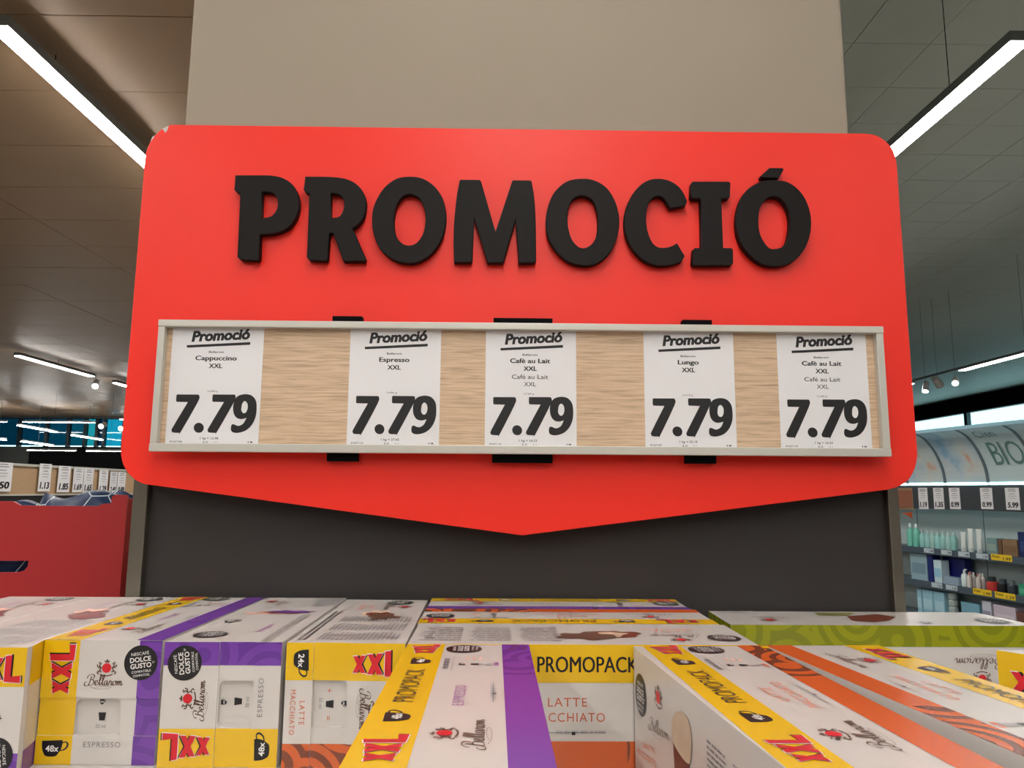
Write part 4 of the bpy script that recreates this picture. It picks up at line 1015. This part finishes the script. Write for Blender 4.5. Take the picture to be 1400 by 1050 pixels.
# lettering on the curved panel
def arc(t):
    k = t*(len(prof)-1); i = min(int(k), len(prof)-2); f = k-i
    return prof[i][0]+(prof[i+1][0]-prof[i][0])*f, prof[i][1]+(prof[i+1][1]-prof[i][1])*f
m_sage = mat('sage_lettering', (92, 128, 122), .5)
def canopy_text(st, s_hi, s_lo, t0, t1, bold):
    v, f, _ = text_geo(st, bold, 0, 1); b = MB()
    for x, y in v:
        o, z = arc(t0+(t1-t0)*y); b.v.append(gp(s_hi+(s_lo-s_hi)*x, o+.004, z))
    b.f = [tuple(q) for q in f]; b.mi = [0]*len(f); o = b.build('canopy_lettering', m_sage, GT); o['kind'] = 'stuff'
sA = seams[2]; 
canopy_text('BIO', sA-.14, sA-.50, .27, .60, 0); canopy_text('Cien', sA-.10, sA-.34, .70, .86, 0)
# cards on the dark fascia
for i, (a, c, pr, lb) in enumerate(((1254.5, 1267, '1.19', 'price card reading 1.19 on the dark fascia, nearest the sign'), (1275, 1289, '1.35', 'price card reading 1.35 on the dark fascia'), (1296.5, 1311, '0.99', 'price card reading 0.99, left one of the two, beside the 1.35 card'),
        (1339, 1355.5, '0.99', 'price card reading 0.99, standing alone before the 5.99 card'), (1373, 1392, '5.99', 'price card reading 5.99 at the right of the dark fascia'))):
    header_card(a, c, 667, 696 if i < 4 else 697, pr, lb, FF, lift=.003, group='price cards on the dark fascia')
# shelves
m_rail = mat('shelf_rail', (74, 88, 100), .45); m_tagw = mat('tag_white', (190, 204, 212), .5); m_tagy = mat('tag_yellow', (232, 196, 40), .5)
SHZ = [H0-.60, H0-.96, H0-1.33]
FSf = Face(gp(0, .42, 0), NG)
for k, z in enumerate(SHZ):
    z_ = z
    SH = gbox(S0, S1+.5, .001, .40, z_-.03, z_, 'shelf', m_gm)
    rb = MB(); rb.obox(gp(S0, .402, z_-.06), DG*(S1+.5-S0), NG*.014, (0, 0, .068)); rl = rb.build('label_rail', m_rail, GT); rl.parent = SH
def tags(zc, items):
    for (a, c, yel, pr, lb) in items:
        s0, s1 = gs(a, FSf), gs(c, FSf)
        T = thing('shelf_label', gp((s0+s1)/2, .422, zc-.03), lb, 'shelf label', 'shelf labels on the right wall unit')
        b = MB(); b.obox(gp(s0, .4205, zc-.045), DG*(s1-s0), NG*.004, (0, 0, .06 if yel else .05)); b.build('label_card', m_tagy if yel else m_tagw, T)
        P = Print(T, Face(gp(0, .4245, 0), NG), .001); O = gp(s0, .4245, zc-.045); U = DG*(s1-s0); g, f, _ = text_geo(pr, .02, 0, 1)
        P.geo('label_figures', m_cink, g, f, O+U*.58+Vector((0, 0, .008)), U*.36, Vector((0, 0, .028)), 1)
        if yel: g, f, _ = text_geo('Promo', .02, .1, 1); P.geo('label_figures', m_cink, g, f, O+U*.06+Vector((0, 0, .024)), U*.36, Vector((0, 0, .026)), 1)
        P.done()
tags(SHZ[0], [(1258, 1271, 0, '1.49', 'white shelf label under the teal bottles, first from the sign'), (1281, 1295, 0, '1.99', 'white shelf label under the teal bottles, second from the sign'), (1304, 1319, 0, '1.49', 'white shelf label just left of the white tubes'),
    (1328, 1344, 0, '1.29', 'white shelf label beside the upper yellow label'), (1348, 1376, 1, '1.99', 'yellow shelf label on the upper rail')])
tags(SHZ[1], [(1265, 1279, 0, '1.15', 'white label on the second rail, nearest the sign'), (1284, 1299, 0, '1.25', 'white label on the second rail, under the dark blue box'), (1320, 1344.5, 1, '1.99', 'left yellow label of the second rail'), (1349, 1376, 1, '1.29', 'right yellow label of the second rail')])
# goods
def col(c, r=.4): return mat('goods_%d_%d_%d' % c, c, r)
def bottle(px, z, h, r, c, capc, label, name='bottle', off=.3, group=None, pump=False):
    h *= KS; r *= KS
    s = gs(px, Face(gp(0, off, 0), NG)); p = gp(s, off, z+.001)
    T = thing(name, p, label, 'bottle' if name == 'bottle' else name, group)
    b = MB(); b.lathe(p, [(r*.94, 0), (r, h*.04), (r, h*.62), (r*.8, h*.74), (r*.35, h*.80), (r*.35, h*.84)], 14); b.build('body', col(c, .3), T, smooth=True)
    b = MB(); b.cyl(p+Vector((0, 0, h*.82)), p+Vector((0, 0, h)), r*.42, r*.36, 12)
    if pump: b.obox(p+Vector((0, 0, h))-DG*r*.2, -DG*r*.9, NG*.01, (0, 0, .012))
    b.build('cap', col(capc), T)
def gbx(a, c, z, h, col_, label, name='goods_box', dep=.13, off=.36, lidc=None, group=None):
    h *= KS
    F = Face(gp(0, off, 0), NG); s0, s1 = gs(a, F), gs(c, F)
    T = thing(name, gp((s0+s1)/2, off-dep/2, z), label, 'box' if name == 'goods_box' else name, group)
    b = MB(); b.obox(gp(s0, off-dep, z+.001), DG*(s1-s0), NG*dep*KS, (0, 0, h)); b.build('carton', col(col_), T, bevel=.004)
    if lidc:
        b = MB(); b.obox(gp(s0*.9+s1*.1, off, z+h*.25), DG*(s1-s0)*.8, NG*.003, (0, 0, h*.4)); b.build('printed_label', col(lidc), T)
z = SHZ[0]
for i, px in enumerate((1241, 1249)): bottle(px, z, .32, .05, (120, 200, 180), (225, 240, 238), ['teal bottle with white cap right beside the steel post', 'teal bottle with white cap, second from the steel post'][i])
for i, px in enumerate((1257, 1264, 1271, 1278, 1285, 1292, 1299)):
    bottle(px, z, .24, .042, (150+8*(i % 3), 205, 200), (190, 215, 215), 'small pale teal bottle in the row beside the white tubes', group='row of pale teal bottles')
def tube(px, z, h, w_, label):
    h *= KS; w_ *= KS
    F = Face(gp(0, .3, 0), NG); s = gs(px, F); z = z+.001
    T = thing('cream_tube', gp(s, .3, z), label, 'tube', 'white standing tubes')
    b = MB(); b.cyl(gp(s, .3, z), gp(s, .3, z+.04), w_*.42, n=12); b.build('cap', col((196, 206, 206)), T)
    b = MB(); k = len(b.v); n_ = 14
    for j in range(5):
        t = j/4
        for i in range(n_):
            a = 2*math.pi*i/n_; b.v.append(gp(s+math.cos(a)*w_*(.42+.10*t), .3+math.sin(a)*w_*.42*(1-.93*t), z+.04+(h-.04)*t))
    for j in range(4):
        for i in range(n_): b.f.append((j*n_+i, j*n_+(i+1) % n_, (j+1)*n_+(i+1) % n_, (j+1)*n_+i)); b.mi.append(0)
    b.f.append(tuple(range(4*n_, 5*n_))); b.mi.append(0)
    b.build('body', col((222, 228, 224)), T, smooth=True)
for px, lb in ((1312, 'narrow white tube, left of the three white ones'), (1322, 'left one of the two tall flat-topped white tubes'), (1333.5, 'right one of the two tall flat-topped white tubes')): tube(px, z, .30 if px > 1315 else .25, .085, lb)
gbx(1343, 1357, z, .20, (120, 150, 150), 'greenish grey box between white tubes and brown box', lidc=(150, 170, 160)); gbx(1358, 1363, z, .19, (110, 82, 62), 'slim dark brown box on the upper shelf')
gbx(1364, 1384, z, .2, (140, 112, 84), 'wide brown kraft box on the upper shelf', lidc=(128, 98, 70)); gbx(1386, 1412, z, .30, (28, 44, 92), 'dark blue box at the right end of the upper shelf', lidc=(50, 70, 120))
z = SHZ[1]
gbx(1238, 1260, z, .36, (150, 180, 190), 'pale grey blue box on the second shelf beside the post', lidc=(120, 150, 165)); gbx(1261, 1268, z, .36, (24, 40, 110), 'slim dark blue box beside the pale grey blue one')
gbx(1269, 1279, z+.0, .30, (200, 224, 232), 'white and light blue box next to the slim dark blue one', lidc=(150, 200, 225)); gbx(1282, 1311, z, .34, (20, 26, 110), 'deep blue wide box at the back of the second shelf', off=.20, dep=.12)
gbx(1281, 1301, z, .10, (150, 170, 190), 'low grey box lying before the deep blue one', dep=.1)
bottle(1310, z, .21, .042, (225, 240, 240), (225, 240, 240), 'white pump bottle on the second shelf', pump=True)
for i, (px, of) in enumerate(((1316, .33), (1322, .27), (1328, .33), (1334, .27), (1318, .2), (1331, .2))):
    bottle(px, z, .19, .030, (214, 206, 200), (220, 222, 220) if i % 2 else (214, 150, 150), 'small pale bottle in the cluster beside the pump bottle', off=of, group='cluster of small pale bottles')
def jar(px, z, h, r, c, lid, label):
    h *= KS; r *= KS
    s = gs(px, Face(gp(0, .3, 0), NG)); p = gp(s, .3, z+.001)
    T = thing('jar', p, label, 'jar', 'jars on the second shelf')
    b = MB(); b.lathe(p, [(r*.9, 0), (r, .01), (r, h*.6), (r*.9, h*.66)], 16); b.build('body', col(c, .3), T)
    b = MB(); b.cyl(p+Vector((0, 0, h*.66)), p+Vector((0, 0, h)), r*.55, n=14); b.build('lid', col(lid), T)
jar(1347, z, .17, .07, (205, 62, 58), (40, 52, 56), 'red jar with a dark lid on the second shelf'); jar(1361, z, .16, .07, (24, 24, 30), (60, 72, 80), 'black jar beside the red one'); jar(1373, z, .16, .055, (58, 66, 76), (110, 120, 126), 'grey jar between black and green ones')
gbx(1381, 1396, z, .14, (52, 150, 116), 'green box on the second shelf at the right', dep=.14, lidc=(90, 180, 150))
z = SHZ[2]
for i, (a, c) in enumerate(((1244, 1250), (1251, 1265), (1266, 1280))): gbx(a, c, z, .34, (150, 196, 214), ['slim pale blue tall box beside the post on the lowest shelf', 'pale blue tall box, second from the post', 'pale blue tall box, third from the post'][i], lidc=(176, 214, 226))
T = thing('round_tubs', gp(gs(1292, Face(gp(0, .3, 0), NG)), .3, z), 'stack of silvery round packs on the lowest shelf', 'packs')
for i in range(4):
    b = MB(); p = gp(gs(1292, Face(gp(0, .3, 0), NG)), .30, z+.002+.07*i); b.lathe(p, [(.038, 0), (.046, .015), (.046, .05), (.038, .068)], 14); b.build('round_pack', col((170, 184, 182), .3), T)
gbx(1302, 1326, z, .27, (120, 170, 190), 'pale blue wide box right of the silvery stack'); gbx(1330, 1342, z, .33, (196, 200, 212), 'white box with grey stripes on the lowest shelf', lidc=(150, 150, 170))
gbx(1345, 1374, z, .31, (204, 190, 204), 'pinkish white wide box on the lowest shelf', lidc=(216, 206, 214)); gbx(1375, 1386, z, .27, (106, 66, 56), 'brown box on the lowest shelf'); gbx(1387, 1412, z, .29, (34, 60, 140), 'blue box on the lowest shelf at the picture edge')
# oak card board seen between post and lit gondola
FO = FY(3.0)
a, c = FO.at(1229, 667), FO.at(1247, 667); z1, z0 = a.z, FO.at(1240, 697).z
T = thing('side_header', (a.x, 3.0, z0), 'narrow oak header end right beside the right steel post', 'shelf header')
b = MB(); b.box(a.x-.3, c.x, 3.0, 3.03, z0, z1); b.build('oak_board', m_oak2, T)
b = MB(); b.box(a.x-.02, c.x-.008, 2.99, 2.998, z0+.012, z1-.01); b.build('worn_card', mat('rust_card', (170, 108, 84), .6), T)
b = MB(); b.box(a.x-.28, a.x-.24, 3.0, 3.04, 0, z0); b.build('leg', m_gm, T)
F4 = FY(3.0)
b = MB(); q = [F4.at(*p) for p in ((1232, 702), (1247, 700), (1247.5, 709), (1240, 704))]; b.prism([p+Vector((0, .0, 0)) for p in q], (0, .004, 0)); b.build('orange_tag', mat('orange_tag', (214, 96, 40), .5), T)
# small print is too fine to pick apart singly
for o in list(C.objects):
    if o.type == 'MESH' and o.parent and any(k in o.name for k in ('lettering', 'small_print', 'script', 'figures', 'bold_size', 'cup_symbol', 'crest_figures', 'crest_disc', 'crest_crown', 'yellow_band', 'coloured_band', 'rule_line', 'glass_symbol', 'flavour_picture', 'glass_picture', 'round_badge', 'worn_corner')):
        if not o.name.startswith('price_figure') or 'figures' in o.name: o['kind'] = 'stuff'
for o in C.objects:
    if '_o' in o.keys(): del o['_o']
